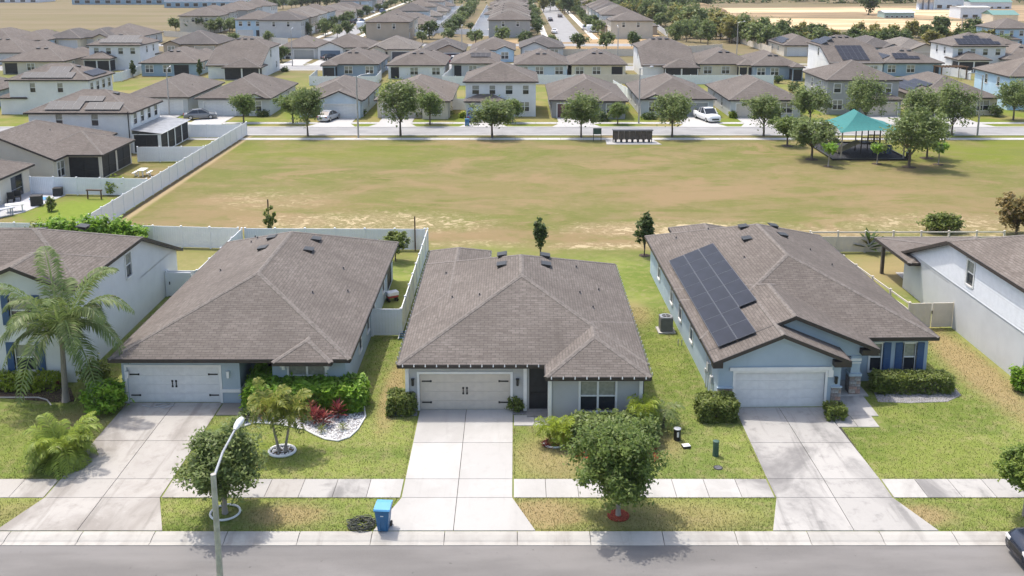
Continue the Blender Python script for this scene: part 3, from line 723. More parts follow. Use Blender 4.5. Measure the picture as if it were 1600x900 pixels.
# ------------------------------------------------------------------ fences
def fence(name, pts, label, mat=None, h=1.8, step=2.4, solid=True, group=None, cat='fence'):
    mat = mat or M_VINYL; o = empty(name, (pts[0][0], pts[0][1], 0), 0, label, cat, group); ox, oy = pts[0]
    def post():
        b = MB(); b.bbox(0, 0, h/2, .125, .125, h+.04); b.bbox(0, 0, h+.05, .16, .16, .035)
        i = len(b.v); b.poly([(-.07, -.07, h+.067), (.07, -.07, h+.067), (0, 0, h+.12)]); b.poly([(.07, -.07, h+.067), (.07, .07, h+.067), (0, 0, h+.12)]); b.poly([(.07, .07, h+.067), (-.07, .07, h+.067), (0, 0, h+.12)]); b.poly([(-.07, .07, h+.067), (-.07, -.07, h+.067), (0, 0, h+.12)])
        return b.mesh('post', mat)
    pm = cached(('post', h, mat.name), post)
    for k in range(len(pts)-1):
        a, b = Vector(pts[k]), Vector(pts[k+1]); L = (b-a).length; n = max(1, round(L/step)); st = L/n; d = (b-a)/n; ang = math.atan2(d.y, d.x)
        def panel():
            q = MB(); w = st-.125
            q.box(.0625, .0625+w, -.025, .025, h-.10, h-.0); q.box(.0625, .0625+w, -.025, .025, .06, .16)
            m = max(1, int(w/.19))
            for j in range(m):
                x = .0625+w*j/m; q.box(x+.004, x+w/m-.004, -.011, .011, .16, h-.10 if solid else h*.72)
            if not solid:
                q.box(.0625, .0625+w, -.02, .02, h*.72, h*.72+.07)
            return q.mesh('panel', mat)
        pn = cached(('panel', h, mat.name, round(st, 2), solid), panel)
        for j in range(n+(k == len(pts)-2)):
            p = a+d*j; link('post', pm, o, (p.x-ox, p.y-oy, 0))
            if j < n: link('panel', pn, o, (p.x-ox, p.y-oy, 0), ang)
    return o

# ------------------------------------------------------------------ the setting
def sheet(name, x0, x1, y0, y1, z, mat, kind='structure'):
    b = MB(); b.poly([(x0, y0, z), (x1, y0, z), (x1, y1, z), (x0, y1, z)]); return props(b.build(name, mat), kind=kind)
sheet('ground', -1600, 1600, 35.9, 3200, 0, M_TURF)
sheet('ground_across_the_road', -1600, 1600, -400, 27.2, 0, M_TURF)
sheet('road', -600, 600, 26.9, 36.0, -.095, M_ASPH)
C_KERB = concrete('kerb_concrete', (.41, .39, .352), (.28, .258, .23), .6, .5)
C_WHITE = concrete('clean_concrete', (.43, .415, .39), (.32, .305, .28), .4, .35)
C_WARM = concrete('stained_warm_concrete', (.39, .365, .332), (.25, .226, .20), .9, .3)
C_GREY = concrete('stained_grey_concrete', (.385, .368, .342), (.205, .196, .186), 1.0, .3)
C_WALK = concrete('walk_concrete', (.42, .405, .375), (.27, .25, .23), .6, .45)
C_FAR = concrete('far_concrete', (.44, .43, .41), (.36, .345, .325), .4, .2)
M_JOINT = plain('joint_filler', (.05, .045, .035), .95)
def kerb_run(name, x0, x1, yb, sgn):
    o = props(empty(name, (x0, yb, 0)), kind='structure')
    def mk():
        b = MB(); L = 2.97; pr = [(0, .014), (-.26, .014), (-.52, -.035), (-.62, -.078), (-.84, -.070), (-.84, -.25), (0, -.25)]
        n = len(pr)
        for k in range(n):
            (ya, za), (yb_, zb) = pr[k], pr[(k+1) % n]; b.poly([(0, ya*sgn, za), (0, yb_*sgn, zb), (L, yb_*sgn, zb), (L, ya*sgn, za)])
        b.poly([(0, y*sgn, z) for y, z in pr]); b.poly([(L, y*sgn, z) for y, z in reversed(pr)])
        return b.mesh('kerb_section', C_KERB)
    m = cached(('kerb', sgn), mk); k = 0
    while x0+3*k < x1: link('kerb_section', m, o, (3*k, 0, 0)); k += 1
kerb_run('kerb', -44.9, 47, 35.97, 1); kerb_run('kerb_across_the_road', -44.9, 47, 27.0, -1)
def slab(parent, pts, mat, z=.03, g=.014):
    P = [Vector((p[0], p[1])) for p in pts]; c = sum(P, Vector((0, 0)))/len(P)
    q = [(p.x-g*(1 if p.x > c.x else -1), p.y-g*(1 if p.y > c.y else -1)) for p in P]
    lp = parent.location; b = MB(); b.ext([(x-c.x, y-c.y) for x, y in q], -.08, z)
    o = b.build('slab', mat, parent, (c.x-lp.x, c.y-lp.y, 0)); return o
def joint(x0, x1, y0, y1, parent):
    b = MB(); lp = parent.location; b.box(x0-lp.x, x1-lp.x, y0-lp.y, y1-lp.y, -.05, .008); b.build('joint', M_JOINT, parent)
YW0, YW1 = 38.5, 40.05
def driveway(name, xl, xr, fl, fr, ytop, ymid, mat, xl2=None, xr2=None):
    """two columns of slabs from the garage to the street with a flared apron; xl2/xr2: edges at the garage"""
    o = props(empty(name, ((xl+xr)/2, 41, 0)), kind='structure'); xl2 = xl if xl2 is None else xl2; xr2 = xr if xr2 is None else xr2
    def ex(y): f = (y-YW1)/(ytop-YW1); return (xl+(xl2-xl)*f, xr+(xr2-xr)*f)
    for (a, b) in ((YW1, ymid), (ymid, ytop)):
        (l0, r0), (l1, r1) = ex(a), ex(b); m0, m1 = (l0+r0)/2, (l1+r1)/2
        slab(o, [(l0, a), (m0, a), (m1, b), (l1, b)], mat); slab(o, [(m0, a), (r0, a), (r1, b), (m1, b)], mat)
    m = (xl+xr)/2
    slab(o, [(xl, YW0), (m, YW0), (m, YW1), (xl, YW1)], mat); slab(o, [(m, YW0), (xr, YW0), (xr, YW1), (m, YW1)], mat)
    slab(o, [(fl, 36.0), (m, 36.0), (m, YW0), (xl, YW0)], mat); slab(o, [(m, 36.0), (fr, 36.0), (xr, YW0), (m, YW0)], mat)
    joint(min(xl, xl2)+.1, max(xr, xr2)-.1, 36.05, ytop-.05, o)
driveway('driveway_warm', -20.75, -15.65, -21.6, -14.65, 47.75, 43.6, C_WARM)
driveway('driveway_white', -5.02, -.12, -5.9, .85, 46.95, 43.4, C_WHITE)
driveway('driveway_grey', 11.5, 16.65, 10.7, 17.6, 47.2, 43.4, C_GREY, 11.6, 16.3)
def walk(name, x0, x1, mats):
    o = props(empty(name, (x0, YW0, 0)), kind='structure'); n = round((x1-x0)/1.53); st = (x1-x0)/n
    for k in range(n): slab(o, [(x0+st*k, YW0), (x0+st*(k+1), YW0), (x0+st*(k+1), YW1), (x0+st*k, YW1)], mats(k, n), .028, .012)
    joint(x0+.05, x1-.05, YW0+.05, YW1-.05, o)
walk('sidewalk_west', -44, -20.8, lambda k, n: C_WARM)
walk('sidewalk_left', -15.6, -5.07, lambda k, n: C_WHITE if k == n-1 else C_GREY if k % 3 else C_WARM)
walk('sidewalk_middle', -.07, 11.45, lambda k, n: C_WHITE if k < 5 else C_GREY if k == n-1 else C_WHITE)
walk('sidewalk_right', 16.7, 44, lambda k, n: C_GREY if k % 4 else C_WALK)
def path(name, rects, mat):
    o = props(empty(name, (rects[0][0], rects[0][2], 0)), kind='structure')
    for (a, b, c, d) in rects: slab(o, [(a, c), (b, c), (b, d), (a, d)], mat, .034)
path('entry_path_white', [(-.08, 1.0, 45.15, 46.3), (1.0, 1.75, 45.15, 46.3), (.65, 1.75, 46.3, 46.9)], C_WHITE)
path('entry_path_warm', [(-15.6, -14.4, 46.3, 47.7), (-14.4, -13.2, 46.3, 47.9), (-14.6, -13.0, 47.9, 49.9)], C_WARM)
path('entry_path_grey', [(16.4, 17.4, 45.0, 46.2), (17.4, 18.5, 45.0, 46.2), (17.35, 18.9, 46.2, 50.3)], C_GREY)

# ------------------------------------------------------------------ the three houses in front
def lantern(h, bi, face, u, z=1.6, mat=None):
    b = MB(); b.box(-.05, .05, -.06, .0, -.12, .12); b.bbox(0, -.11, .02, .13, .12, .30); b.bbox(0, -.11, .19, .17, .16, .04); b.bbox(0, -.11, -.15, .10, .10, .04)
    return b.build('wall_lantern', mat or M_BLACK, h.o, h.spot(bi, face, u, z), FACE[face])
def corner_trims(h, L, mat=None):
    for (x, y, z1) in L:
        b = MB(); b.box(-.09, .09, -.09, .09, -.05, z1); b.build('corner_trim', mat or h.trim, h.o, (x, y, 0))
def downpipe(h, x, y, z):
    b = MB(); b.box(-.05, .05, -.05, .05, 0, z); b.box(-.05, .05, -.25, .05, .0, .08); b.build('downpipe', M_FASC, h.o, (x, y, 0))
# grey house in the middle
h = House('grey_house', 'grey stucco house with cream garage door and white lights along its eaves', 'house', (.4, 46.9), 0, stucco((.43, .43, .42)), roof=SH[0])
b0 = h.block(-6.1, 6.05, 0, 15.9, 2.8); h.roof(-6.5, 6.45, -.45, 16.3, 2.75, 'y:hh'); FC = h.main
b1 = h.block(1.3, 6.02, -1.5, .05, 2.8, skip='N'); h.roof(1.12, 6.43, -1.92, 5.5, 2.738, 'y:hh'); FB = h.lastF
b2 = h.block(-6.08, -2.5, 15.8, 19.0, 2.8, skip='S'); h.roof(-6.485, -2.15, 6.0, 19.4, 2.74, 'y:hh')
h.garage(b0, -3.03, 4.75, 2.05, GM('cream'), straps=True); lantern(h, b0, 'S', -5.75); lantern(h, b0, 'S', -.28)
h.dark(b0, 'S', .83, .05, 1.0, 2.3, 'screen_door', M_SCREEN)
h.win(b1, 'S', 3.8, .72, 1.75, 1.62, 'double'); corner_trims(h, [(1.36, -1.52, 2.6), (5.98, -1.52, 2.6), (-6.05, -.02, 2.6), (.12, -.02, 2.6)])
b = MB(); b.box(-6.1, .2, -.05, -.004, 2.42, 2.56); b.box(1.3, 6.02, -1.55, -1.504, 2.42, 2.56); b.build('frieze_board', M_TRIM, h.o)
b = MB(); b.box(.22, 1.4, -.85, -.02, -.02, .10); b.build('door_step', C_GREY, h.o)
for f, ys in (('W', (3.5, 7, 11)), ('E', (2.5, 6, 11))):
    for y in ys: h.win(b0, f, y, .9, .9, 1.3)
h.win(b0, 'N', 3, .8, 1.6, 1.4, 'double'); h.dark(b2, 'N', -4.3, .05, 2.8, 2.2, 'lanai_screen')
h.vents(FC, 1, [(5.0, 5.75), (7.0, 5.75)]); h.vents(FC, 0, [(12.0, 5.4), (10.2, 5.4)])
h.vents(FC, 1, [(9.5, 2.6), (11.0, 4.4), (4.2, 1.8)], True); h.vents(FC, 0, [(7.3, 3.3), (5.6, 2.6), (9.3, 1.9), (12.2, 3.2)], True)
downpipe(h, 6.1, -1.3, 2.6); h.done()
# the white bulbs clipped along its gutters
lt = empty('string_light', (.4, 46.9, 2.6), 0, 'string of small white lights clipped along grey house gutters', 'lights')
bm = MB().tube([(0, 0, .05), (0, -.02, -.07)], [.022, .034], 8).mesh('bulb', M_LAMP); cm = MB()
def bulbs(a, b, n):
    for k in range(n):
        f = (k+.5)/n; link('bulb', bm, lt, (a[0]+(b[0]-a[0])*f, a[1]+(b[1]-a[1])*f, .14))
    cm.tube([(a[0], a[1], .16), (b[0], b[1], .16)], .012, 4)
bulbs((-6.5, -.53), (1.1, -.53), 13); bulbs((1.12, -2.0), (6.45, -2.0), 9); bulbs((-6.58, -.4), (-6.58, 19.2), 32); bulbs((6.53, -1.8), (6.53, 16.2), 30); bulbs((-2.1, 16.4), (-2.1, 19.3), 5)
cm.build('cable', M_BLACK, lt)
# blue house on the left
h = House('blue_house', 'pale blue hip-roofed house with white garage door behind the leafy hedge', 'house', (-15, 47.75), 0, stucco((.37, .435, .475)), roof=SH[1])
b0 = h.block(-5.9, 5.93, 2.2, 20.25, 2.8); b1 = h.block(-5.92, .35, 0, 2.25, 2.8, skip='N'); b2 = h.block(2.05, 5.95, .15, 2.25, 2.8, skip='N')
h.roof(-6.33, 6.35, -.6, 20.65, 2.75, 'y:hh', mat=SH[0]); FC = h.main
h.roof(2.35, 5.45, -.98, 3.0, 2.735, 'y:hh')
h.garage(b1, -3.2, 4.9, 2.05, GM('white'), straps=True); lantern(h, b1, 'S', -5.6, 1.65, M_TRIM); lantern(h, b1, 'S', -.25, 1.65, M_TRIM)
h.win(b2, 'S', 3.9, .7, 1.9, 1.6, 'double'); h.dark(b0, 'S', 1.2, .02, 1.0, 2.15, 'front_door', M_DARKIN)
b = MB(); b.box(-.66, .42, -.06, -.005, .62, .80); b.box(.352, .41, -.06, 2.1, .62, .80); b.build('trim_band', M_TRIM, h.o)
b = MB(); b.box(-5.92, .35, -.05, -.004, 2.43, 2.58); b.box(2.05, 2.9, .1, .147, 2.43, 2.58); b.box(5.0, 5.95, .1, .147, 2.43, 2.58); b.build('frieze_board', M_TRIM, h.o)
for x in (2.75, 5.05):
    b = MB(); b.box(-.10, .10, -.75, -.002, 2.30, 2.50); b.box(-.08, .08, -.45, -.003, 2.02, 2.30); b.build('eave_bracket', M_TRIM, h.o, (x, .15, 0))
for y in (5, 8, 10.5, 15): h.win(b0, 'E', y, .9, .75, 1.3)
for y in (6, 12): h.win(b0, 'W', y, .9, .9, 1.3)
h.dark(b0, 'E', 18.3, .05, 2.2, 2.3, 'lanai_screen'); h.dark(b0, 'N', 3.5, .05, 4.2, 2.25, 'lanai_screen'); h.win(b0, 'N', -3, .8, 1.6, 1.4, 'double')
h.vents(FC, 0, [(12.8, 5.2), (15.2, 5.2)]); h.vents(FC, 1, [(5.8, 5.3), (8.2, 5.3)]); h.vents(FC, 0, [(6.4, 3.5), (11.9, 2.6), (8.6, 1.7)], True); h.vents(FC, 1, [(3.0, 3.2), (3.8, 3.6), (4.4, 3.3), (10, 2.8)], True)
h.done()
# blue house with solar panels on the right
h = House('blue_house_with_solar', 'blue gabled house with a large solar array and dark blue shutters', 'house', (14.1, 47.2), R(1.2), stucco((.37, .445, .50)), roof=SH[1])
b0 = h.block(-3.4, 9.07, 3.15, 22.5, 2.8); b1 = h.block(-3.42, 3.05, 0, 3.2, 2.8, skip='N')
h.roof(-3.8, 9.47, 2.75, 22.9, 2.75, 'y:hh'); FC = h.main
h.roof(-3.79, 3.42, -.38, 9, 2.742, 'y:gh'); h.tri((-3.42, 0, 2.8), (3.05, 0, 2.8), (-.185, 0, 4.14))
h.roof(-3.78, 5.5, 1.1, 11, 2.746, 'y:gh'); h.tri((-3.42, 1.5, 2.7), (5.1, 1.5, 2.7), (.85, 1.5, 4.55))
h.roof(-1.6, 3.0, 12, 25.2, 2.73, 'y:hh'); b3 = h.block(-1.2, 2.6, 22.4, 24.8, 2.7, skip='S'); h.dark(b3, 'N', .7, .05, 3, 2.2, 'lanai_screen')
for (x0, x1, y) in ((3.0, 4.0, -.38), (5.0, 6.0, 1.1)):          # boxed eave returns of the two gables
    b = MB(); b.box(x0-.45, x0+.44, y-.02, y+.5, 2.42, 2.72); b.build('eave_return', M_FASC, h.o)
b = MB(); b.box(-4.2+.38, -3.3, -.40, .1, 2.42, 2.70); b.build('eave_return', M_FASC, h.o)
b = MB(); b.box(3.05, 5.1, 1.5, 1.75, 2.25, 2.72); b.build('porch_beam', h.wall, h.o)
h.garage(b1, -.15, 4.75, 2.0, GM('white')); b = MB(); b.box(-2.85, 2.55, -.11, -.045, 2.13, 2.32); b.box(2.36, 2.62, -.11, -.045, 1.75, 2.13); b.build('door_hood', M_TRIM, h.o)
lantern(h, b1, 'S', 2.78, 1.55)
h.dark(b0, 'S', 3.7, .02, 1.0, 2.15, 'front_door', M_DARKIN)
M_SHUT = plain('navy_shutter', (.045, .095, .20), .5, .06)
def shutter_mesh():
    b = MB(); b.box(-.24, .24, -.05, -.003, 0, 1.75)
    for z in (.08, .92): b.box(-.16, .16, -.062, -.05, z, z+.75)
    return b.mesh('shutter', M_SHUT)
for u in (6.15, 8.05): h.win(b0, 'S', u, .62, .62, 1.62)
for u in (6.75, 7.48, 8.62): link('shutter', cached('shut', shutter_mesh), h.o, h.spot(b0, 'S', u, .55))
b = MB(); b.box(4.12, 4.62, 1.42, 1.92, 1.25, 2.25); b.box(4.02, 4.72, 1.32, 2.02, 1.12, 1.26); b.build('porch_column', h.wall, h.o)
b = MB(); b.box(4.07, 4.67, 1.37, 1.97, 2.00, 2.13); b.box(4.09, 4.65, 1.39, 1.95, 1.84, 1.90); b.build('column_trim', M_TRIM, h.o)
STONES = [plain('ledge_stone_%d' % k, c, .9, .3, 9, bump=.5, bscale=14) for k, c in enumerate(((.34, .27, .22), (.26, .22, .20), (.42, .36, .30), (.38, .25, .20), (.30, .29, .28)))]
def stones(x0, x1, y, z1, depth, side=None):
    z = 0.0
    while z < z1-.05:
        hh = min(random.uniform(.14, .24), z1-z); x = x0
        while x < x1-.02:
            ww = min(random.uniform(.22, .46), x1-x); ww = x1-x if x1-x-ww < .12 else ww
            b = MB(); dd = random.uniform(0, .035); b.box(-ww/2+.008, ww/2-.008, -depth-dd, depth*.5, .008, hh-.008); b.build('stone', random.choice(STONES), h.o, (x+ww/2, y, z)); x += ww
        z += hh
stones(-3.46, -2.66, 0, 1.15, .07); stones(2.56, 3.10, 0, 1.15, .07); stones(4.06, 4.68, 1.40, 1.12, .06)
b = MB(); b.box(4.08, 4.66, 1.36, 1.98, 0, 1.12); b.build('column_base', STONES[1], h.o)
b = MB(); b.box(-3.5, -2.64, -.13, .0, 1.15, 1.22); b.box(2.54, 3.13, -.13, 0, 1.15, 1.22); b.build('stone_cap', h.wall, h.o)
b = MB(); b.box(2.9, 5.1, 1.2, 3.15, -.02, .09); b.build('porch_floor', C_WALK, h.o)
for y in (7, 10.5, 13.5, 18.5): h.win(b0, 'W', y, .9, .75, 1.35)
for y in (8, 15): h.win(b0, 'E', y, .9, .9, 1.3)
h.win(b0, 'N', 7, .8, 1.6, 1.4, 'double'); h.win(b0, 'N', 4.6, .8, 1.6, 1.4, 'double')
h.solar(FC, 1, 7.3, .60, [(0, 8), (0, 8), (0, 6)], 1.83, 1.06)
h.vents(FC, 1, [(6.2, 6.3), (8.6, 5.9)]); h.vents(FC, 0, [(12.9, 5.5), (15.2, 5.5)]); h.vents(FC, 1, [(3.2, 1.9), (11.5, 4.9), (4.0, 4.2)], True); h.vents(FC, 0, [(11.4, 3.9), (9, 3.2)], True)
for (y, w_, hh, z) in ((2.0, .34, .5, 1.2), (1.2, .28, .38, .9), (2.5, .18, .24, .9)):
    b = MB(); b.box(-.16, 0, -w_/2, w_/2, 0, hh); b.tube([(-.08, 0, 0), (-.08, 0, -z+.02)], .03, 6); b.tube([(-.08, 0, hh), (-.08, 0, 2.6-z)], .022, 6); b.build('meter_box', plain('meter_grey', (.46, .46, .44), .5), h.o, (-3.42, y, z))
h.done()
# white two-storey house at the left edge
h, b0, b1 = salt('white_house', 'white two-storey house with blue shutters behind the tall palm', -30.8, 51.3, 12.4, 0, 'white', D1=8.9, D2=6.7, roof=2)
f = h.block(.55, 6.19, -1.0, .05, 5.6, skip='N'); h.roof(.12, 6.54, -1.4, 4.6, 5.545, 'y:gh'); h.tri((.55, -1, 5.6), (6.19, -1, 5.6), (3.35, -1, 6.75))
for z in (.75, 3.5):
    h.win(f, 'S', 3.5, z, 1.1, 1.5)
    for u in (2.68, 4.32): link('shutter', cached('shut', shutter_mesh), h.o, h.spot(f, 'S', u, z-.1))
h.garage(b0, -3, 4.8, 2.05, GM('white')); h.vents(h.main, 2, [(7.3, 3.2)]); h.done()
# pale grey two-storey house at the right edge
h, b0, b1 = salt('pale_grey_house', 'pale grey two-storey house with white lap siding beside the almond fence', 34.45, 50.1, 12.4, R(.8), 'lgrey', D1=9.3, D2=6.9, roof=2, wside=(6.7,))
sd = MB(); z = 2.95; x = -6.2
while z < 5.5:
    ye = 9.3+(5.55-z-.18)/PITCHR if z > 2.7 else 16
    ye = min(ye, 16.15)
    for (ya, yb) in (((0, 6.1), (7.3, ye)) if 3.15 < z < 5.1 else ((0, ye),)):
        sd.poly([(x-.006, ya, z+.19), (x-.006, yb, z+.19), (x-.045, yb, z), (x-.045, ya, z)]); sd.poly([(x-.045, ya, z), (x-.045, yb, z), (x-.006, yb, z-.002), (x-.006, ya, z-.002)])
    z += .19
sd.build('siding', plain('white_siding', (.68, .69, .70), .6, .04), h.o)
b = MB(); b.box(-5.4, 1, 16.2, 19.4, -.05, .06); b.build('patio_slab', C_WHITE, h.o)
h.roof(-7.0, .8, 13.6, 19.9, 2.66, 'x:hh', p=.12)
for x in (-6.5, -5.6):
    b = MB(); b.box(-.11, .11, -.11, .11, 0, 2.6); b.build('porch_post', plain('bronze_post', (.10, .085, .075), .5), h.o, (x, 19.3 if x < -6 else 16.9, 0))
h.garage(b0, 3, 4.8, 2.05, GM('white')); h.win(b0, 'S', -4, .8, 1.6, 1.4, 'double'); h.done()

# ------------------------------------------------------------------ near fences
FW = 'white vinyl privacy fence '
fence('white_fence', [(-9.0, 57.05), (-7.15, 57.05), (-7.12, 75.2)], FW+'running back between the blue and grey houses')
fence('white_fence', [(-7.35, 75.2), (-22.0, 75.4)], FW+'closing the yard behind the blue house')
fence('white_fence', [(-22.25, 75.3), (-22.4, 64.6), (-24.5, 64.6)], FW+'between the blue house and the white two-storey house')
fence('white_fence', [(-22.6, 75.5), (-37.0, 76.8), (-44, 77.2)], FW+'with a gate brace behind the white two-storey house')
b = MB(); b.tube([(0, 0, 1.6), (2.2, -.15, .2)], .04, 6)
fence('almond_fence', [(25.2, 58.2), (24.5, 66), (23.8, 74.6), (39.5, 74.7)], 'almond vinyl fence with open top rail behind the solar house', M_TAN, 1.75, 2.4, False)
gt = empty('almond_gate', (25.3, 58.3, 0), .05, 'almond vinyl double gate beside the pale grey house', 'gate')
for k in range(2):
    b = MB(); b.box(.03, 1.38, -.03, .03, .08, .18); b.box(.03, 1.38, -.03, .03, 1.6, 1.7)
    for j in range(7): b.box(.04+j*.19, .04+j*.19+.182, -.015, .015, .18, 1.6)
    b.box(.03, .10, -.032, .032, .181, 1.599); b.box(1.31, 1.38, -.032, .032, .181, 1.599); b.build('leaf', M_TAN, gt, (k*1.42, 0, 0))
b = MB(); b.bbox(1.42, -.06, 1.1, .06, .05, .22); b.build('latch', M_BLACK, gt)
for x in (-.06, 2.9): MB().bbox(0, 0, .9, .13, .13, 1.84).build('post', M_TAN, gt, (x, 0, 0))
fence('white_fence', [(-36.6, 77.4), (-36.4, 101), (-36.2, 127.4)], FW+'running along the left side of the open field')
fence('white_fence', [(-48.9, 94.3), (-36.8, 93.4)], FW+'behind the patio and small green bush')
fence('white_fence', [(-44.1, 109.9), (-36.5, 110.2)], FW+'beyond the white picnic table')
fence('white_fence', [(-47.6, 125.3), (-36.4, 125.6)], FW+'at the far left end of the field by the road')

# ------------------------------------------------------------------ front garden things
def ring(x, y, rx, ry, z=.09, t=.06, n=28):
    b = MB(); P = [(x+rx*math.cos(2*math.pi*k/n), y+ry*math.sin(2*math.pi*k/n), z*.5) for k in range(n+1)]; b.tube(P, t, 6, False); return b
M_WSTONE = plain('white_pebble', (.66, .65, .63), .7, .15, 8)
M_MULCHD = spotted('dark_mulch', (.035, .026, .020), (.12, .085, .06), 14)
M_MULCHR = spotted('red_mulch', (.16, .028, .016), (.34, .075, .04), 16)
M_GRAVEL = spotted('grey_gravel', (.16, .15, .15), (.34, .33, .33), 22)
def scatter_stones(name, inside, bbox, n, size, mat, label, seed, z=.03):
    r = np.random.default_rng(seed); V = []; o = np.array([[1, 0, 0], [0, 1, 0], [-1, 0, 0], [0, -1, 0], [0, 0, .7], [0, 0, -.7]]); f = [(0, 1, 4), (1, 2, 4), (2, 3, 4), (3, 0, 4)]
    while len(V) < n*12:
        x, y = r.uniform(bbox[0], bbox[1]), r.uniform(bbox[2], bbox[3])
        if not inside(x, y): continue
        a = r.uniform(0, 6.3); s = size*r.uniform(.5, 1.3); q = o*s*r.uniform(.6, 1.3, (6, 3)); ca, sa = math.cos(a), math.sin(a)
        q = np.stack([q[:, 0]*ca-q[:, 1]*sa+x, q[:, 0]*sa+q[:, 1]*ca+y, q[:, 2]+z], 1)
        for t in f: V += [q[t[0]], q[t[1]], q[t[2]]]
    return props(link(name, fast_mesh(name, np.array(V), 3, mat)), label, 'pebbles', kind='stuff')
def inpoly(P):
    def f(x, y):
        c = False; j = len(P)-1
        for i in range(len(P)):
            if (P[i][1] > y) != (P[j][1] > y) and x < (P[j][0]-P[i][0])*(y-P[i][1])/(P[j][1]-P[i][1])+P[i][0]: c = not c
            j = i
        return c
    return f
# pebble bed of the blue house
bed = [G(*p) for p in ((568, 630), (571, 652), (559, 672), (546, 684), (528, 690), (508, 687), (492, 680), (477, 672), (453, 667), (435, 664), (399, 661), (378, 668), (376, 640), (400, 622))]
props(MB().ext(bed, -.03, .02).build('planting_bed', M_GRAVEL), kind='structure')
xs, ys = [p[0] for p in bed], [p[1] for p in bed]; fr = inpoly(bed)
scatter_stones('pebbles', lambda x, y: fr(x, y) and y < 46.3+.4*math.sin(x*2), (min(xs), max(xs), min(ys), max(ys)), 1500, .055, M_WSTONE, 'white pebbles spread in the bed before the blue house', 3)
b = MB(); b.tube([(p[0], p[1], .05) for p in bed[:12]], .045, 6); props(b.build('bed_edging', M_TRIM), 'white scalloped edging around the blue house pebble bed', 'edging')
def rb(x, y): return G(x, y)
x, y = G(480, 634); bush(x, y, 6.3, 2.0, 1.4, 'broad glossy green hedge under the blue house window', L_HEDGE, 15000, .17, cat='hedge', name='hedge', boxy=True, lump=.3)
x, y = G(410, 618); bush(x, y, 1.5, 1.3, 2.0, 'upright glossy shrub beside the blue house front door', L_HEDGE, 1700, .15, lump=.24)
def spiky(px, py, label, leaf, h=.9, n=26, L=.55, w_=.11, group=None, seed=1, cat='plant', name='cordyline'):
    x, y = G(px, py); r = random.Random(seed+px); Q = []
    for k in range(n):
        a = k*2.399; z = h*(.25+.7*k/n); e = .25+.9*(k/n); d = Vector((math.cos(a)*math.cos(e), math.sin(a)*math.cos(e), math.sin(e))); s = Vector((-math.sin(a), math.cos(a), 0))*w_*.5; l = L*r.uniform(.8, 1.15)
        p = Vector((0, 0, z*.7)); m = p+d*l*.5; t = p+d*l+Vector((0, 0, -.18*l)); Q += [p, m-s, t, m+s]
    o = empty(name, (x, y, 0), 0, label, cat, group); link('leaves', fast_mesh('leaves', np.array([tuple(v) for v in Q]), 4, leaf), o); MB().tube([(0, 0, -.02), (0, 0, h*.75)], [.03, .015], 6).build('stem', M_BARK, o); return o
GC = 'crimson cordylines in the pebble bed'
for k, (px, py, hh, l) in enumerate(((478, 658, .8, 'leftmost of the crimson leafed plants in the pebble bed'), (493, 663, 1.0, 'bright crimson leafed plant second from left in the pebble bed'), (506, 665, .8, 'low crimson leafed plant in the middle of the pebble bed'), (529, 655, 1.0, 'tall crimson leafed plant at the right of the pebble bed'))):
    spiky(px, py, l, L_RED, hh, 34, .62, .13, GC, k)
spiky(488, 650, 'salmon leafed plant behind the crimson ones in the pebble bed', L_PINK, 1.0, 34, .6, .13)
for k, (px, py, l) in enumerate(((402, 640, 'salmon leafed plant nearest the blue house path'), (412, 655, 'pale salmon leafed plant left of the twin palm'))): spiky(px, py, l, L_PINK, 1.0, 34, .6, .14, seed=k+9)
spiky(385, 658, 'dark croton plant at the corner of the pebble bed', L_DARK, .7, 30, .5, .16, name='croton')
spiky(514, 643, 'yellow green leafed plant before the blue house hedge', L_PALMY, .9, 30, .6, .1); spiky(535, 640, 'yellow green leafed plant at the right end of the hedge', L_PALMY, .8, 26, .55, .1)
spiky(503, 676, 'small spiky grey green plant among the white pebbles', L_BOX, .35, 24, .4, .05, name='agave'); spiky(536, 672, 'low sparse green plant at the pebble bed point', L_BOX, .3, 22, .4, .05, name='agave')
x, y = G(441, 706); palm('twin_palm', x, y, 'yellow green twin-stemmed palm in a white stone ring', 2.15, .07, 20, 1.2, L_PALMY, 5, ((-.14, 0, -.40, .05), (.12, 0, .36, .1)), .48, .08, 14, (.45, 1.8), (.95, 1.4))
rg = ring(x, y, .62, .55, .12, .07); props(rg.build('stone_ring', M_TRIM, smooth=True), 'white stone ring around the twin-stemmed palm', 'edging')
props(MB().ext([(x+.58*math.cos(k*.45), y+.5*math.sin(k*.45)) for k in range(14)], -.03, .012).build('mulch', M_MULCHD), kind='structure')
scatter_stones('pebbles', lambda a, c: ((a-x)/.55)**2+((c-y)/.48)**2 < 1, (x-.6, x+.6, y-.6, y+.6), 90, .06, M_WSTONE, 'white pebbles inside the twin palm ring', 5)
x, y = G(103, 627); palm('queen_palm', x, y, 'tall queen palm with arching fronds before the white house', 3.4, .17, 20, 3.9, L_PALM, 21, ((0, 0, .05, .1),), .95, .11, 36, (.75, 2.2), (1.3, 1.65), barkm=M_BARKL, lift=.1)
x, y = G(98, 722); palm('sago_palm', x, y, 'low bushy green palm on the lawn beside the warm driveway', .25, .2, 42, 1.95, leafmat('lawn_palm_leaflet', (.05, .085, .016), (.15, .20, .035), (.24, .26, .06), .3, 1.15), 8, ((0, 0, 0, 0),), .6, .07, 26, (.75, 2.1), (1.2, 1.7))
x, y = G(165, 642); bush(x, y, 2.5, 2.2, 1.75, 'rounded glossy bush beside the white garage door', L_HEDGE, 3600, .15, lump=.26)
x, y = G(150, 606); bush(x, y, 1.8, 1.8, 1.7, 'loose shrub between the queen palm and blue house', L_BOX, 1500, .13, lump=.25)
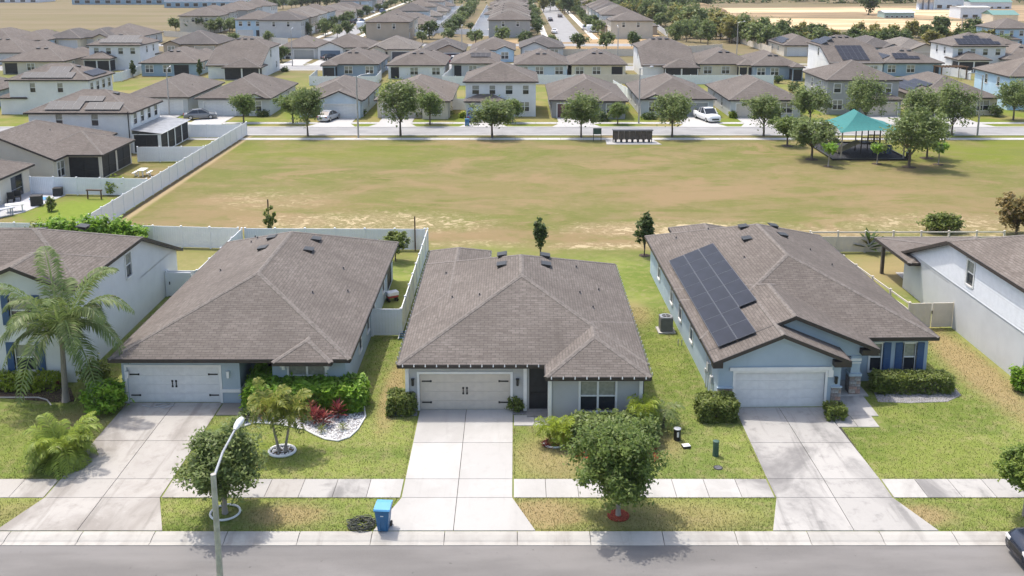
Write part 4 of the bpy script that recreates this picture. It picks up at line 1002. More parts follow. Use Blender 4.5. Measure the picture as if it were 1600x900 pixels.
x, y = G(38, 607); bush(x, y, 4.2, 1.1, .85, 'low lime hedge beneath the white house window', L_LIME, 3200, .10, boxy=True, cat='hedge', name='hedge')
x, y = G(92, 605); spiky(92, 606, 'small red plant beside the queen palm trunk', L_RED, .5, 24, .35, .1)
props(MB().ext([G(*p) for p in ((-40, 606), (110, 606), (118, 628), (80, 628), (0, 622), (-40, 622))], -.03, .015).build('planting_bed', M_MULCHD), kind='structure')
props(MB().tube([(*G(*p), .04) for p in ((-30, 622), (0, 622), (60, 622), (74, 626), (80, 634))], .04, 6).build('bed_edging', C_KERB), 'pale curved edging before the white house bed', 'edging')
# grey house planting
x, y = G(628, 643); bush(x, y, 1.35, 1.3, 1.05, 'clipped rounded shrub left of the cream garage door', L_BOX, 4000, .09, boxy=True, lump=.2)
props(MB().ext([G(*p) for p in ((612, 640), (652, 640), (652, 650), (614, 650))], -.03, .05).build('planting_bed', M_GRAVEL), kind='structure')
x, y = G(806, 641); bush(x, y, 1.0, .9, .75, 'small shrub between the cream garage door and screen door', L_BOX, 1300, .09)
props(MB().ext([G(*p) for p in ((798, 634), (826, 634), (826, 648), (800, 648))], -.03, .02).build('planting_bed', M_GRAVEL), kind='structure')
x, y = G(958, 688); bush(x, y, 4.2, 1.5, 1.1, 'long feathery hedge under the grey house window', leafmat('feathery_leaf', (.030, .050, .014), (.090, .125, .040), (.17, .19, .08)), 12000, .12, boxy=True, cat='hedge', name='hedge', lump=.4)
props(MB().ext([G(*p) for p in ((872, 664), (1022, 664), (1030, 722), (965, 728), (900, 716))], -.03, .018).build('planting_bed', M_MULCHR), kind='structure')
x, y = G(866, 694); palm('triple_palm', x, y, 'small red-stemmed palm in a white ring beside the entry path', .75, .07, 12, .85, L_LIME, 31, ((-.14, 0, -.15, 0), (.1, .1, .15, .1), (.12, -.1, .2, -.05)), .38, .05, 12, (.3, 1.6), (.9, 1.3), barkm=bark('red_palm_stem', (.10, .03, .02), (.24, .08, .05)))
props(ring(x, y, .5, .42, .1, .05).build('stone_ring', M_TRIM, smooth=True), 'white stone ring under the small red-stemmed palm', 'edging')
for k, (px, py, l) in enumerate(((856, 697, 'left red flower clump in the small palm ring'), (877, 696, 'right red flower clump in the small palm ring'), (884, 690, 'orange flower clump right of the small palm ring'), (1008, 694, 'orange flower clump right of the street oak crown'), (1016, 706, 'dark red flower clump behind the street oak'), (1000, 706, 'small red flower clump in front of the feathery hedge'))):
    x, y = G(px, py); bush(x, y, .42, .4, .3, l, L_RED if k in (0, 1, 4) else leafmat('orange_petal', (.30, .07, .03), (.55, .20, .10), (.6, .35, .2), .2, .5), 160, .07, cat='flowers', name='flower_clump')
x, y = G(1003, 676); palm('grassy_palm', x, y, 'lime ponytail palm at the corner of the grey house', 1.25, .09, 26, .95, L_LIME, 33, ((0, 0, 0, 0),), .5, .05, 10, (.2, 1.5), (.9, 1.5), barkm=M_BARK)
x, y = G(1036, 668); palm('leaning_palm', x, y, 'small drooping palm right of the lime ponytail palm', .9, .06, 12, 1.05, L_PALM, 35, ((0, 0, .1, 0),), .45, .05, 11, (.0, 1.0), (.8, 1.2), barkm=M_BARK)
x, y = G(908, 664); spiky(908, 664, 'low green palm shrub right of the entry path', L_BOX, .7, 40, .6, .06)
# solar house planting
x, y = G(1119, 651); bush(x, y, 2.0, 1.5, 1.1, 'clipped boxy shrub left of the grey driveway', L_BOX, 6000, .085, boxy=True, lump=.17)
x, y = G(1304, 653); bush(x, y, .95, .9, .75, 'small clipped shrub beside the grey entry path', L_BOX, 1500, .08, boxy=True, lump=.14)
x, y = G(1423, 610); bush(x, y, 4.5, 1.1, 1.0, 'long clipped hedge under the navy shutters', L_BOX, 9000, .085, boxy=True, cat='hedge', name='hedge', lump=.16)
props(MB().ext([G(*p) for p in ((1360, 600), (1485, 598), (1502, 618), (1480, 628), (1420, 630), (1372, 628))], -.03, .02).build('planting_bed', M_GRAVEL), kind='structure')
x, y = G(1600, 612); bush(x, y, 1.7, 1.6, 1.5, 'dense green bush at the right edge by the grey house', L_HEDGE, 2800, .12, lump=.22)
# trees in front
OAK = dict(h=4.35, rx=1.95, z0=.72, n=24000, size=.095, leaf=L_OAK, barkm=M_BARKL, seed=41, clumps=150, trunk=.11, irregular=.5, limbs=12, cw=.21)
x, y = G(966, 806); tree('oak_near', x, y, 'leafy street oak in red mulch before the grey house', name='oak_tree', rz=1.0, **OAK)
props(MB().ext([(x+.47*math.cos(k*.35), y+.47*math.sin(k*.35)) for k in range(18)], -.03, .05).build('mulch_ring', M_MULCHR), 'disc of red mulch around the street oak trunk', 'mulch')
x, y = G(352, 802); tree('oak_left', x, y, 'street tree in a white ring behind the near lamp post', name='oak_tree', rz=2.0, **dict(OAK, h=4.35, rx=1.55, n=14000, seed=47, leaf=L_STREET, z0=.7))
props(ring(x, y, .62, .6, .1, .05).build('stone_ring', M_TRIM, smooth=True), 'white stone ring around the street tree near the lamp post', 'edging')
x, y = G(1600, 806); tree('ball_tree', x, y, 'round clipped street tree at the right edge', name='round_tree', rz=0, h=3.2, rx=1.2, z0=1.05, n=9000, size=.085, leaf=leafmat('ball_leaf', (.025, .05, .010), (.10, .14, .03)), barkm=M_BARKL, seed=52, clumps=120, trunk=.07, irregular=.08, limbs=6, cw=.2)
for (px, py, hh, rx, l, k) in ((844, 403, 3.1, .62, 'slim young magnolia behind the grey house', 61), (1007, 399, 3.5, .82, 'young magnolia beside the solar house rear corner', 63)):
    x, y = G(px, py); tree('mag%d' % k, x, y, l, name='magnolia_tree', h=hh, rx=rx, z0=.45, n=2600, size=.14, leaf=L_DARK, barkm=M_BARK, seed=k, clumps=46, trunk=.05, irregular=.35, limbs=6, cw=.32, top=.75)
    props(MB().ext([(x+.45*math.cos(q*.45), y+.45*math.sin(q*.45)) for q in range(14)], -.03, .012).build('mulch', M_MULCHD), kind='structure')
x, y = G(618, 408); tree('yardtree', x, y, 'small leafy tree beside the blue house rear corner', name='yard_tree', h=2.7, rx=1.0, z0=.6, n=2200, size=.14, leaf=L_BOX, barkm=M_BARK, seed=66, clumps=40, trunk=.05)
x, y = G(424, 372); tree('yardtree2', x, y, 'thin shrubby tree poking above the blue house ridge', name='yard_tree', h=2.6, rx=.7, z0=.5, n=900, size=.14, leaf=L_BOX, barkm=M_BARK, seed=67, clumps=20, trunk=.05)
for (px, py, hh) in ((649, 392, 2.9), (421, 366, 3.1)):
    x, y = G(px, py); props(MB().box(-.05, .05, -.05, .05, -.1, hh).build('timber_post', M_TIMBER, None, (x, y, 0)), 'brown timber pole inside the %s' % ('rear fence corner beside the blue house' if px > 600 else 'rear fence behind the blue house roof'), 'post')
x, y = G(1588, 366); tree('mag_right', x, y, 'bronze leafed magnolia behind the pale grey house roof', name='magnolia_tree', h=3.6, rx=1.7, z0=.4, n=2600, size=.2, leaf=leafmat('bronze_leaf', (.03, .035, .012), (.13, .10, .04), (.26, .18, .09)), barkm=M_BARK, seed=71, clumps=60, trunk=.09, cw=.26)
x, y = G(1472, 362); bush(x, y, 4.2, 2.2, 1.7, 'sprawling green bush beyond the almond fence', L_BOX, 3000, .15, lump=.3)
spiky(1357, 394, 'fan of banana-like leaves inside the almond fence', L_DARK, 1.3, 22, 1.5, .38, name='bird_of_paradise')
for k, (px, w_, hh) in enumerate(((95, 2.6, 1.8), (118, 2.8, 2.3), (143, 2.8, 2.2), (168, 3.0, 2.5), (193, 3.0, 2.4), (218, 2.8, 2.2), (238, 2.2, 1.7))):
    x, y = G(px, 372); bush(x, 75.2+.2*math.sin(k), w_*.95, 1.8, hh+.55, ('leftmost', 'second', 'third', 'fourth', 'fifth', 'sixth', 'rightmost')[k]+' bright green shrub of the row above the white house roof', L_HEDGE if k else L_BOX, 1900, .2, lump=.36, group='screen of shrubs behind the white house')
# bin, hose, utilities
M_BIN = plain('blue_bin_plastic', (.030, .130, .27), .42, .06); M_BINL = plain('blue_bin_lid', (.10, .32, .55), .4, .05)
x, y = G(600, 826); o = empty('wheelie_bin', (x, y, 0), R(-4), 'blue wheeled recycling bin at the kerb by the white driveway', 'bin')
b = MB()
lv = [(.0, .21, .24), (.12, .22, .26), (.75, .28, .32), (.92, .295, .34), (.93, .32, .365), (1.0, .32, .365)]
for k in range(len(lv)-1):
    for (sx0, sy0, sx1, sy1) in ((-1, -1, 1, -1), (1, -1, 1, 1), (1, 1, -1, 1), (-1, 1, -1, -1)):
        (z0, a0, c0), (z1, a1, c1) = lv[k], lv[k+1]; b.poly([(sx0*a0, sy0*c0, z0+.03), (sx1*a0, sy1*c0, z0+.03), (sx1*a1, sy1*c1, z1+.03), (sx0*a1, sy0*c1, z1+.03)])
b.poly([(-.21, -.24, .03), (.21, -.24, .03), (.21, .24, .03), (-.21, .24, .03)])
for sx in (-.12, .12): b.box(sx-.03, sx+.03, -.31, -.2, .08, .7)
b.build('body', M_BIN, o)
b = MB(); b.poly([(-.34, -.40, 1.03), (.34, -.40, 1.03), (.34, -.36, 1.09), (-.34, -.36, 1.09)]); b.poly([(-.34, -.36, 1.09), (.34, -.36, 1.09), (.32, .10, 1.15), (-.32, .10, 1.15)]); b.poly([(-.32, .10, 1.15), (.32, .10, 1.15), (.33, .38, 1.10), (-.33, .38, 1.10)])
b.poly([(-.34, -.40, 1.03), (-.34, -.36, 1.09), (-.32, .10, 1.15), (-.33, .38, 1.10), (-.33, .38, 1.03)]); b.poly([(.34, -.40, 1.03), (.33, .38, 1.03), (.33, .38, 1.10), (.32, .10, 1.15), (.34, -.36, 1.09)]); b.poly([(-.33, .38, 1.03), (-.33, .38, 1.10), (.33, .38, 1.10), (.33, .38, 1.03)])
b.build('lid', M_BINL, o); MB().tube([(-.26, .40, 1.0), (-.26, .45, 1.02), (.26, .45, 1.02), (.26, .40, 1.0)], .018, 6).build('handle', M_BIN, o)
for sx in (-1, 1): MB().tube([(sx*.24, .24, .12), (sx*.30, .24, .12)], .12, 14).build('wheel', M_BLACK, o)
MB().bbox(0, -.352, .78, .13, .006, .04).build('logo_label', M_TRIM, o)
x, y = G(565, 821); r = random.Random(4); P = []
for k in range(150):
    a = k*.42+r.uniform(-.1, .1); rr = .40+.16*math.sin(k*.9)+r.uniform(-.05, .05); P.append((rr*math.cos(a)*1.05, rr*math.sin(a)*.95, .03+.0016*k*(.5+.5*math.sin(k*.7))+.02))
props(MB().tube(P, .021, 6).build('hose', plain('hose_green', (.05, .055, .04), .5, .3, 9), None, (x, y, 0), smooth=True), 'coiled dark garden hose lying on the grass strip by the kerb', 'hose')
x, y = G(248, 636); props(MB().tube([(-.9, .1, .05), (-.3, -.15, .05), (.3, .05, .05), (.5, .3, .05), (.1, .35, .06), (-.2, .1, .07), (.3, -.2, .05), (.8, .1, .05)], .02, 6).build('hose', M_STEEL, None, (x, y, 0), smooth=True), 'grey hose lying before the white garage door', 'hose')
x, y = G(1040, 517); o = empty('air_conditioner', (x, y, 0), R(2), 'grey air conditioner on a concrete pad beside the solar house', 'air conditioner')
MB().box(-.55, .55, -.55, .55, -.02, .09).build('pad', C_WHITE, o)
b = MB(); b.ext([(-.4, -.34), (-.34, -.4), (.34, -.4), (.4, -.34), (.4, .34), (.34, .4), (-.34, .4), (-.4, .34)], .09, 1.0)
for k in range(9): b.box(-.38+k*.088, -.35+k*.088, -.412, -.40, .14, .92)
b.build('cabinet', plain('ac_grey', (.15, .15, .15), .5), o); b = MB(); b.ext([(.41*math.cos(k*.3142), .41*math.sin(k*.3142)) for k in range(20)], 1.0, 1.03); b.build('fan_guard', M_STEEL, o)
b = MB(); b.ext([(.28*math.cos(k*.3142), .28*math.sin(k*.3142)) for k in range(20)], 1.02, 1.036); b.build('fan_opening', M_BLACK, o)
for k in range(4): MB().obox(Matrix.Translation((0, 0, 1.04)) @ Matrix.Rotation(k*math.pi/2, 4, 'Z') @ Matrix.Translation((.14, 0, 0)), .26, .07, .008).build('fan_blade', plain('fan_grey', (.2, .2, .2), .4), o)
def cyl_thing(name, px, py, hh, rr, mat, label, cat, cap=None):
    x, y = G(px, py); o = empty(name, (x, y, 0), 0, label, cat); b = MB(); b.cyl(0, 0, -.02, hh*.93, rr*1.05, rr); b.build('body', mat, o, smooth=False)
    b = MB(); b.tube([(0, 0, hh*.93), (0, 0, hh*.98), (0, 0, hh)], [rr*1.12, rr*1.08, rr*.6], 14); b.build('cap', cap or mat, o); return o
o = cyl_thing('utility_pillar', 1058, 687, .62, .17, M_BLACK, 'black utility pillar with a white label on the lawn', 'utility box', M_STEEL); MB().bbox(0, -.18, .35, .10, .01, .26).build('label_plate', M_TRIM, o)
cyl_thing('utility_pillar', 1118, 712, .78, .14, plain('utility_green', (.05, .10, .075), .5), 'slim dark green utility pillar left of the grey driveway', 'utility box')
x, y = G(1072, 699); o = empty('meter_cover', (x, y, 0), .2, 'small white topped meter cover beside the black utility pillar', 'meter'); MB().box(-.19, .19, -.15, .15, -.02, .10).build('box', M_BLACK, o); MB().box(-.18, .18, -.14, .14, .10, .13).build('lid', M_TRIM, o)
x, y = G(1122, 731); o = empty('valve_cover', (x, y, 0), 0, 'flat dark round valve cover in the lawn', 'cover'); MB().cyl(0, 0, -.02, .02, .22).build('rim', M_BLACK, o); MB().cyl(0, 0, .02, .03, .17).build('lid', plain('cover_grey', (.10, .10, .11), .6), o)
x, y = G(1062, 540); o = empty('standpipe', (x, y, 0), 0, 'pair of short pipes by the solar house wall', 'pipe')
for k, dx in enumerate((-.1, .12)): MB().tube([(dx, 0, -.02), (dx, 0, .4), (dx+.06, 0, .42)], .03, 8).build('pipe', M_STEEL, o)
x, y = G(613, 470); o = empty('cooler_cart', (x, y, 0), .5, 'red and white cart standing in the blue house side yard', 'cart')
MB().box(-.4, .4, -.28, .28, .45, .68).build('tray', plain('cart_white', (.7, .7, .7), .5), o); MB().box(-.36, .36, -.25, .25, .3, .45).build('body', plain('cart_red', (.38, .05, .05), .5), o)
for sx in (-.3, .3): MB().tube([(sx, -.25, .1), (sx, .25, .1)], .1, 10).build('wheel', M_BLACK, o); MB().box(sx-.03, sx+.03, -.2, .2, .1, .3).build('leg', M_BLACK, o)
x, y = G(629, 527); o = empty('ladder', (x, y, 0), 0, 'blue and white ladder leaning low beside the grey house wall', 'ladder')
for sx in (-.2, .2): MB().tube([(sx, -.5, .1), (sx, .5, .25)], .035, 6).build('rail', M_TRIM, o)
for k in range(4): MB().tube([(-.2, -.4+k*.25, .12+k*.035), (.2, -.4+k*.25, .12+k*.035)], .03, 6).build('rung', M_BIN, o)
o = empty('gate_panel', (-24.45, 64.3, 0), 0, 'pale gate panel between the white house wall and blue house roof', 'gate'); MB().box(0, 1.7, -.03, .03, .05, 1.75).build('leaf', M_VINYL, o); MB().bbox(.2, -.06, 1.0, .06, .05, .2).build('latch', M_BLACK, o)
MB().box(-.1, .02, -.05, .05, 0, 1.9).build('post', M_VINYL, o)
# street lamp across the road, arm reaching over it
def lamp(x, y, h, arm, az, label, group=None, tilt=.14):
    o = empty('street_lamp', (x, y, 0), az, label, 'street lamp', group)
    MB().tube([(0, 0, -.1), (0, 0, h*.5), (0, 0, h)], [.125, .105, .085], 10).build('pole', plain('lamp_concrete', (.38, .36, .33), .85, .15, 5, bump=.3), o)
    MB().tube([(0, 0, h-.15), (arm*.35, 0, h+arm*tilt*.6), (arm*.85, 0, h+arm*tilt)], [.045, .04, .035], 8).build('arm', M_STEEL, o)
    b = MB(); zz = h+arm*tilt; b.tube([(arm*.8, 0, zz), (arm*.87, 0, zz+.02), (arm, 0, zz+.02), (arm*1.08, 0, zz), (arm*1.12, 0, zz-.02)], [.04, .10, .125, .10, .03], 10); b.build('lamp_head', plain('lamp_head_grey', (.60, .61, .62), .4), o, smooth=True)
    return o
lamp(-9.15, 26.6, 8.0, 2.6, R(88), 'near concrete street lamp with white head in the left foreground')

# ------------------------------------------------------------------ cars
PAINT = {'navy': (.012, .016, .030), 'silver': (.42, .43, .44), 'white': (.74, .74, .73), 'red': (.30, .02, .025), 'black': (.02, .02, .022), 'blue': (.06, .11, .22), 'grey': (.16, .17, .18)}
def car(x, y, rz, paint, label, kind='sedan', name='parked_car', group=None, z=0.0):
    """nose towards local +x; lofted body with a glazed cabin, wheels and lamps"""
    M = plain('car_paint_'+paint, PAINT[paint], .22, .04, 1, spec=.7, metal=.15 if paint == 'silver' else 0)
    o = empty(name, (x, y, z), rz, label, 'truck' if kind == 'pickup' else 'van' if kind == 'van' else 'car', group)
    S = {'sedan': dict(L=4.7, W=1.82, hood=.86, belt=.92, top=1.45, st=[(-2.35, .62), (-2.28, .84), (-1.9, .98), (-1.2, .98), (0, .95), (.9, .93), (1.3, .90), (2.0, .80), (2.28, .66), (2.35, .50)], cab=[(-1.85, .95), (-1.05, 1.40), (-.2, 1.46), (.35, 1.42), (1.25, .92)]),
         'suv': dict(L=4.8, W=1.9, hood=1.0, belt=1.05, top=1.75, st=[(-2.4, .7), (-2.36, 1.02), (-2.0, 1.10), (-1.2, 1.10), (0, 1.08), (.9, 1.06), (1.25, 1.04), (2.0, .96), (2.32, .80), (2.4, .55)], cab=[(-2.3, 1.06), (-2.0, 1.70), (-.6, 1.78), (.3, 1.72), (1.2, 1.05)]),
         'pickup': dict(L=5.7, W=2.0, hood=1.1, belt=1.12, top=1.88, st=[(-2.85, .8), (-2.83, 1.16), (-2.0, 1.16), (-1.0, 1.16), (0, 1.14), (1.0, 1.14), (1.4, 1.12), (2.3, 1.08), (2.78, .95), (2.85, .6)], cab=[(-.95, 1.13), (-.75, 1.82), (.2, 1.90), (.75, 1.84), (1.45, 1.12)]),
         'van': dict(L=5.6, W=2.0, hood=1.1, belt=1.3, top=2.5, st=[(-2.8, .8), (-2.8, 2.4), (-2.5, 2.5), (-1.2, 2.52), (0, 2.5), (.8, 2.42), (1.35, 1.95), (1.9, 1.25), (2.6, 1.05), (2.8, .6)], cab=[(.75, 1.45), (.85, 2.2), (1.0, 2.25), (1.2, 2.0), (1.95, 1.3)])}[kind]
    W = S['W']/2; b = MB(); rings = []
    for (sx, zt) in S['st']:
        e = min(1, (S['L']/2-abs(sx))/.45); w_ = W*(.82+.18*math.sqrt(max(0, e)))
        pr = [(-w_*.86, .24), (-w_, .42), (-w_*1.0, min(.72, zt*.8)), (-w_*.95, zt*.93), (-w_*.72, zt), (0, zt+.03), (w_*.72, zt), (w_*.95, zt*.93), (w_, min(.72, zt*.8)), (w_, .42), (w_*.86, .24)]
        i = len(b.v); rings.append(i); b.v += [(sx, q[0], q[1]) for q in pr]
    m = 11
    for k in range(len(rings)-1):
        for j in range(m-1): b.f.append((rings[k]+j, rings[k]+j+1, rings[k+1]+j+1, rings[k+1]+j)); b.uv += [(0, 0)]*4
    b.f.append(tuple(rings[0]+j for j in reversed(range(m)))); b.uv += [(0, 0)]*m; b.f.append(tuple(rings[-1]+j for j in range(m))); b.uv += [(0, 0)]*m
    b.build('body', M, o, smooth=True)
    g = MB(); C = S['cab']; rings = []
    for k, (sx, zt) in enumerate(C):
        t = (zt-S['belt'])/(S['top']-S['belt']) if zt > S['belt'] else 0; w_ = W*(.90-.20*max(0, t)); i = len(g.v); rings.append(i); g.v += [(sx, -w_, zt), (sx, w_, zt)]
    for k in range(len(C)-1): g.f.append((rings[k], rings[k+1], rings[k+1]+1, rings[k]+1)); g.uv += [(0, 0)]*4
    zb = S['belt']-.02; x0, x1 = C[0][0], C[-1][0]; g.poly([(x0, -W*.9, zb)]+[(c[0], g.v[rings[k]][1], c[1]) for k, c in enumerate(C)]+[(x1, -W*.9, zb)]); g.poly([(x0, W*.9, zb)]+[(c[0], g.v[rings[k]+1][1], c[1]) for k, c in enumerate(C)]+[(x1, W*.9, zb)])
    g.build('windows', M_GLASS, o)
    r = MB()
    for k in range(1, len(C)-2):
        a, c = C[k], C[k+1]; wa, wc = abs(g.v[rings[k]][1])+.01, abs(g.v[rings[k+1]][1])+.01; r.poly([(a[0], -wa, a[1]+.015), (c[0], -wc, c[1]+.015), (c[0], wc, c[1]+.015), (a[0], wa, a[1]+.015)])
    for s in (-1, 1):
        for k in (0, len(C)-2):
            a, c = C[k], C[k+1]; r.tube([(a[0], s*W*.90, a[1]), (c[0], s*(abs(g.v[rings[k+1]][1])), c[1])], .05, 5)
        r.tube([(-.25, s*W*.905, zb), (-.3, s*W*.72, S['top']-.03)], .045, 5)
    r.build('roof', M, o)
    for sx in (-S['L']*.29, S['L']*.31):
        for s in (-1, 1):
            wl = MB().tube([(sx, s*(W-.22), .33), (sx, s*(W+.01), .33)], .33, 16).build('wheel', plain('tyre', (.02, .02, .02), .9), o); MB().tube([(sx, s*(W+.0), .33), (sx, s*(W+.022), .33)], .2, 12).build('rim', M_STEEL, wl)
    for s in (-1, 1):
        MB().bbox(S['L']/2-.09, s*W*.68, .68, .16, .34, .13).build('headlight', M_LAMP, o); MB().bbox(-S['L']/2+.03, s*W*.72, .80, .08, .28, .16).build('tail_light', plain('tail_red', (.35, .02, .02), .3), o)
        MB().bbox(S['cab'][-1][0]-.25, s*(W+.08), S['belt']+.06, .12, .16, .12).build('mirror', M, o)
    MB().bbox(S['L']/2-.01, 0, .52, .05, W*1.1, .22).build('grille', M_BLACK, o)
    if kind == 'pickup':
        MB().box(-2.72, -1.05, -W*.74, W*.74, 1.0, 1.205).build('cargo_bed', M_BLACK, o)
    return o
car(22.15, 34.1, math.pi, 'navy', 'dark navy car parked at the kerb at the right edge', 'suv', z=-.09)

# ------------------------------------------------------------------ houses left of the field
h = House('cream_house', 'cream gabled house with a large screened porch left of the field', 'house', (-54.3, 98), 0, stucco(WALLC['beige']), roof=SH[2])
b0 = h.block(-6, 5.9, .4, 15.4, 2.8); h.roof(-6.5, 6.3, 0, 16, 2.75, 'y:gh'); h.tri((-6, .4, 2.8), (5.9, .4, 2.8), (-.1, .4, 5.2)); FC = h.main
b1 = h.block(5.85, 9.7, 3.2, 11.3, 2.75, skip='W'); h.roof(2, 10.1, 2.8, 11.7, 2.735, 'x:hh')
h.dark(b1, 'S', 7.8, .05, 3.2, 2.35, 'lanai_screen')
for u in (5.2, 9.2): h.dark(b1, 'E', u, .05, 3.6, 2.35, 'lanai_screen')
h.win(b0, 'E', 1.9, .6, 1.5, 1.6, 'double'); h.vents(FC, 0, [(8, 4.5)], True); h.done()
h = ranch('cream_house', 'cream house with a glass sliding door facing the patio at left edge', -66, 89.2, 12.9, 16.4, -math.pi/2, 'beige', wins=False, roof=2)
h.dark(0, 'N', -3.9, .02, 2.3, 2.2, 'sliding_door', M_GLASS, fmat=M_STEEL); h.win(0, 'N', .2, .6, 1.4, 1.5, 'double'); h.done()
h = two('white_house', 'white two-storey house with solar array and metal-roofed screen room', -59.2, 120.1, 9.6, 12.4, -math.pi/2, 'white', gside='R', roof=2, ze=5.05)
h.solar(h.main, 2 if False else 0, 0, 0, []); F = h.main
i = max(range(len(F)), key=lambda k: sum(q[0] for q in F[k])/len(F[k]))      # the slope facing the field's near side
P, u, v, n, L = h.plane(F, i)
h.solar(F, i, L*.18, .5, [(0, 4), (0, 4)], 1.05, 1.0); h.solar(F, i, L*.55, .5, [(0, 4)], 1.05, 1.75); h.solar(F, i, L*.42, 2.5, [(0, 3)], 1.05, 1.2)
sr = h.block(-4.9, 5.1, 12.5, 16.0, 2.4, skip='S')
for k in range(4): h.dark(sr, 'N', -3.65+k*2.5, .1, 2.2, 2.2)
h.dark(sr, 'E', 14.2, .1, 2.9, 2.2); b = MB(); b.poly([(-5.2, 12.45, 2.95), (5.4, 12.45, 2.95), (5.4, 16.3, 2.5), (-5.2, 16.3, 2.5)])
for k in range(17): b.obox(Matrix.Translation((-5+k*.63, 14.35, 2.75)) @ Matrix.Rotation(-.121, 4, 'X'), .05, 3.7, .05)
b.build('metal_roof', plain('pale_metal_roof', (.42, .42, .42), .4, .15, 1.2, metal=.3), h.o); downpipe(h, 5.25, 12.3, 5.2); h.done()
h = two('white_house', 'white two-storey house with long dark solar rows, second back on the left', -77, 149.6, 9, 12, -math.pi/2, 'white', gside='R', roof=2)
F = h.main; i = max(range(len(F)), key=lambda k: sum(q[0] for q in F[k])/len(F[k])); P, u, v, n, L = h.plane(F, i); h.solar(F, i, L*.18, .4, [(0, 7), (3, 6)], 1.1, 1.75)
i = max(range(len(F)), key=lambda k: sum(q[1] for q in F[k])/len(F[k])); P, u, v, n, L = h.plane(F, i); h.solar(F, i, L*.25, .5, [(0, 5)], 1.05, 1.6); h.done()
ranch('blue_grey_house', 'blue grey house partly hidden at the left edge beside solar two-storey', -89, 146, 12, 16, 0, 'bgrey', roof=1).done()
# yards there
props(MB().ext([G(*p) for p in ((-20, 345), (38, 332), (103, 305), (96, 296), (44, 300), (-20, 325))], -.03, .05).build('patio', concrete('patio_grey', (.46, .46, .47), (.36, .36, .37), .4)), kind='structure')
M_WICK = plain('dark_wicker', (.035, .032, .030), .7, .3, 14)
def box_thing(name, px, py, sx, sy, sz, mat, label, cat, rz=.2, lid=None):
    x, y = G(px, py); o = empty(name, (x, y, .05), rz, label, cat); b = MB(); b.ext([(-sx/2, -sy/2), (sx/2, -sy/2), (sx/2, sy/2), (-sx/2, sy/2)], 0, sz*.92); b.build('body', mat, o); MB().bbox(0, 0, sz*.96, sx*1.06, sy*1.06, sz*.08).build('top', lid or mat, o); return o
box_thing('planter_box', 58, 321, .95, .8, .95, M_WICK, 'dark square planter nearer the patio edge', 'planter'); box_thing('planter_box', 91, 306, .8, .7, .8, M_WICK, 'dark square planter at the patio far corner', 'planter')
def chair(px, py, rz, label, mat):
    x, y = G(px, py); o = empty('patio_chair', (x, y, .05), rz, label, 'chair'); MB().box(-.3, .3, -.3, .3, .36, .44).build('seat', mat, o); MB().box(-.3, .3, .24, .31, .44, .95).build('backrest', mat, o)
    for sx in (-.26, .26):
        for sy in (-.26, .26): MB().box(sx-.03, sx+.03, sy-.03, sy+.03, 0, .36).build('leg', mat, o)
chair(17, 317, .4, 'left dark wicker chair against the cream house wall', M_WICK); chair(28, 314, .4, 'right dark wicker chair beside the sliding door', M_WICK)
def table(px, py, rz, label, mat, sx=1.5, sy=.85, benches=False):
    x, y = G(px, py); o = empty('picnic_table' if benches else 'patio_table', (x, y, .03), rz, label, 'table'); MB().box(-sx/2, sx/2, -sy/2, sy/2, .68, .74).build('table_top', mat, o)
    for a in (-sx*.38, sx*.38):
        MB().box(a-.05, a+.05, -sy*.35, -sy*.25, 0, .68).build('leg', mat, o); MB().box(a-.05, a+.05, sy*.25, sy*.35, 0, .68).build('leg', mat, o)
    if benches:
        for s in (-1, 1): MB().box(-sx/2, sx/2, s*.78-.14, s*.78+.14, .40, .46).build('bench', mat, o); MB().box(-.06, .06, s*.78-.1, s*.78+.1, 0, .40).build('bench_leg', mat, o)
table(223, 275, math.pi/2, 'white picnic table with benches inside the field fence', M_TRIM, 1.4, .8, True); table(24, 331, .5, 'white cloth covered patio table left of the dark planter', M_TRIM, 1.6, .9); table(8, 338, .9, 'low white lounger at the left patio edge', plain('grey_cushion', (.4, .42, .46), .8), 1.6, .7)
x, y = G(62, 312); o = empty('paddling_pool', (x, y, .05), 0, 'flat blue paddling pool on the patio', 'pool'); b = MB(); b.ext([(.95*math.cos(k*.3927), .55*math.sin(k*.3927)) for k in range(16)], 0, .06); b.build('base', plain('pool_blue', (.08, .30, .62), .4), o); ring(0, 0, .95, .55, .1, .07).build('rim', plain('pool_pale', (.35, .55, .75), .4), o)
x, y = G(148, 311); o = empty('goal_frame', (x, y, 0), -.1, 'brown wooden frame standing on the green yard', 'frame')
for a in (-.7, .7): MB().box(a-.05, a+.05, -.05, .05, 0, .85).build('post', M_TIMBER, o)
MB().box(-.8, .8, -.12, .12, .85, .95).build('beam', M_TIMBER, o)
x, y = G(180, 303); bush(x, y, 2.2, 1.9, 1.7, 'feathery lime bush in the yard corner by the field fence', L_LIME, 3200, .16, lump=.34)
x, y = G(62, 296); bush(x, y, 1.7, 1.0, .9, 'low dark shrub against the divider fence by patio', L_BOX, 600, .14)
x, y = G(81, 330); bush(x, y, .9, .9, 1.5, 'slim shrub at the edge of the patio lawn', L_BOX, 600, .14)

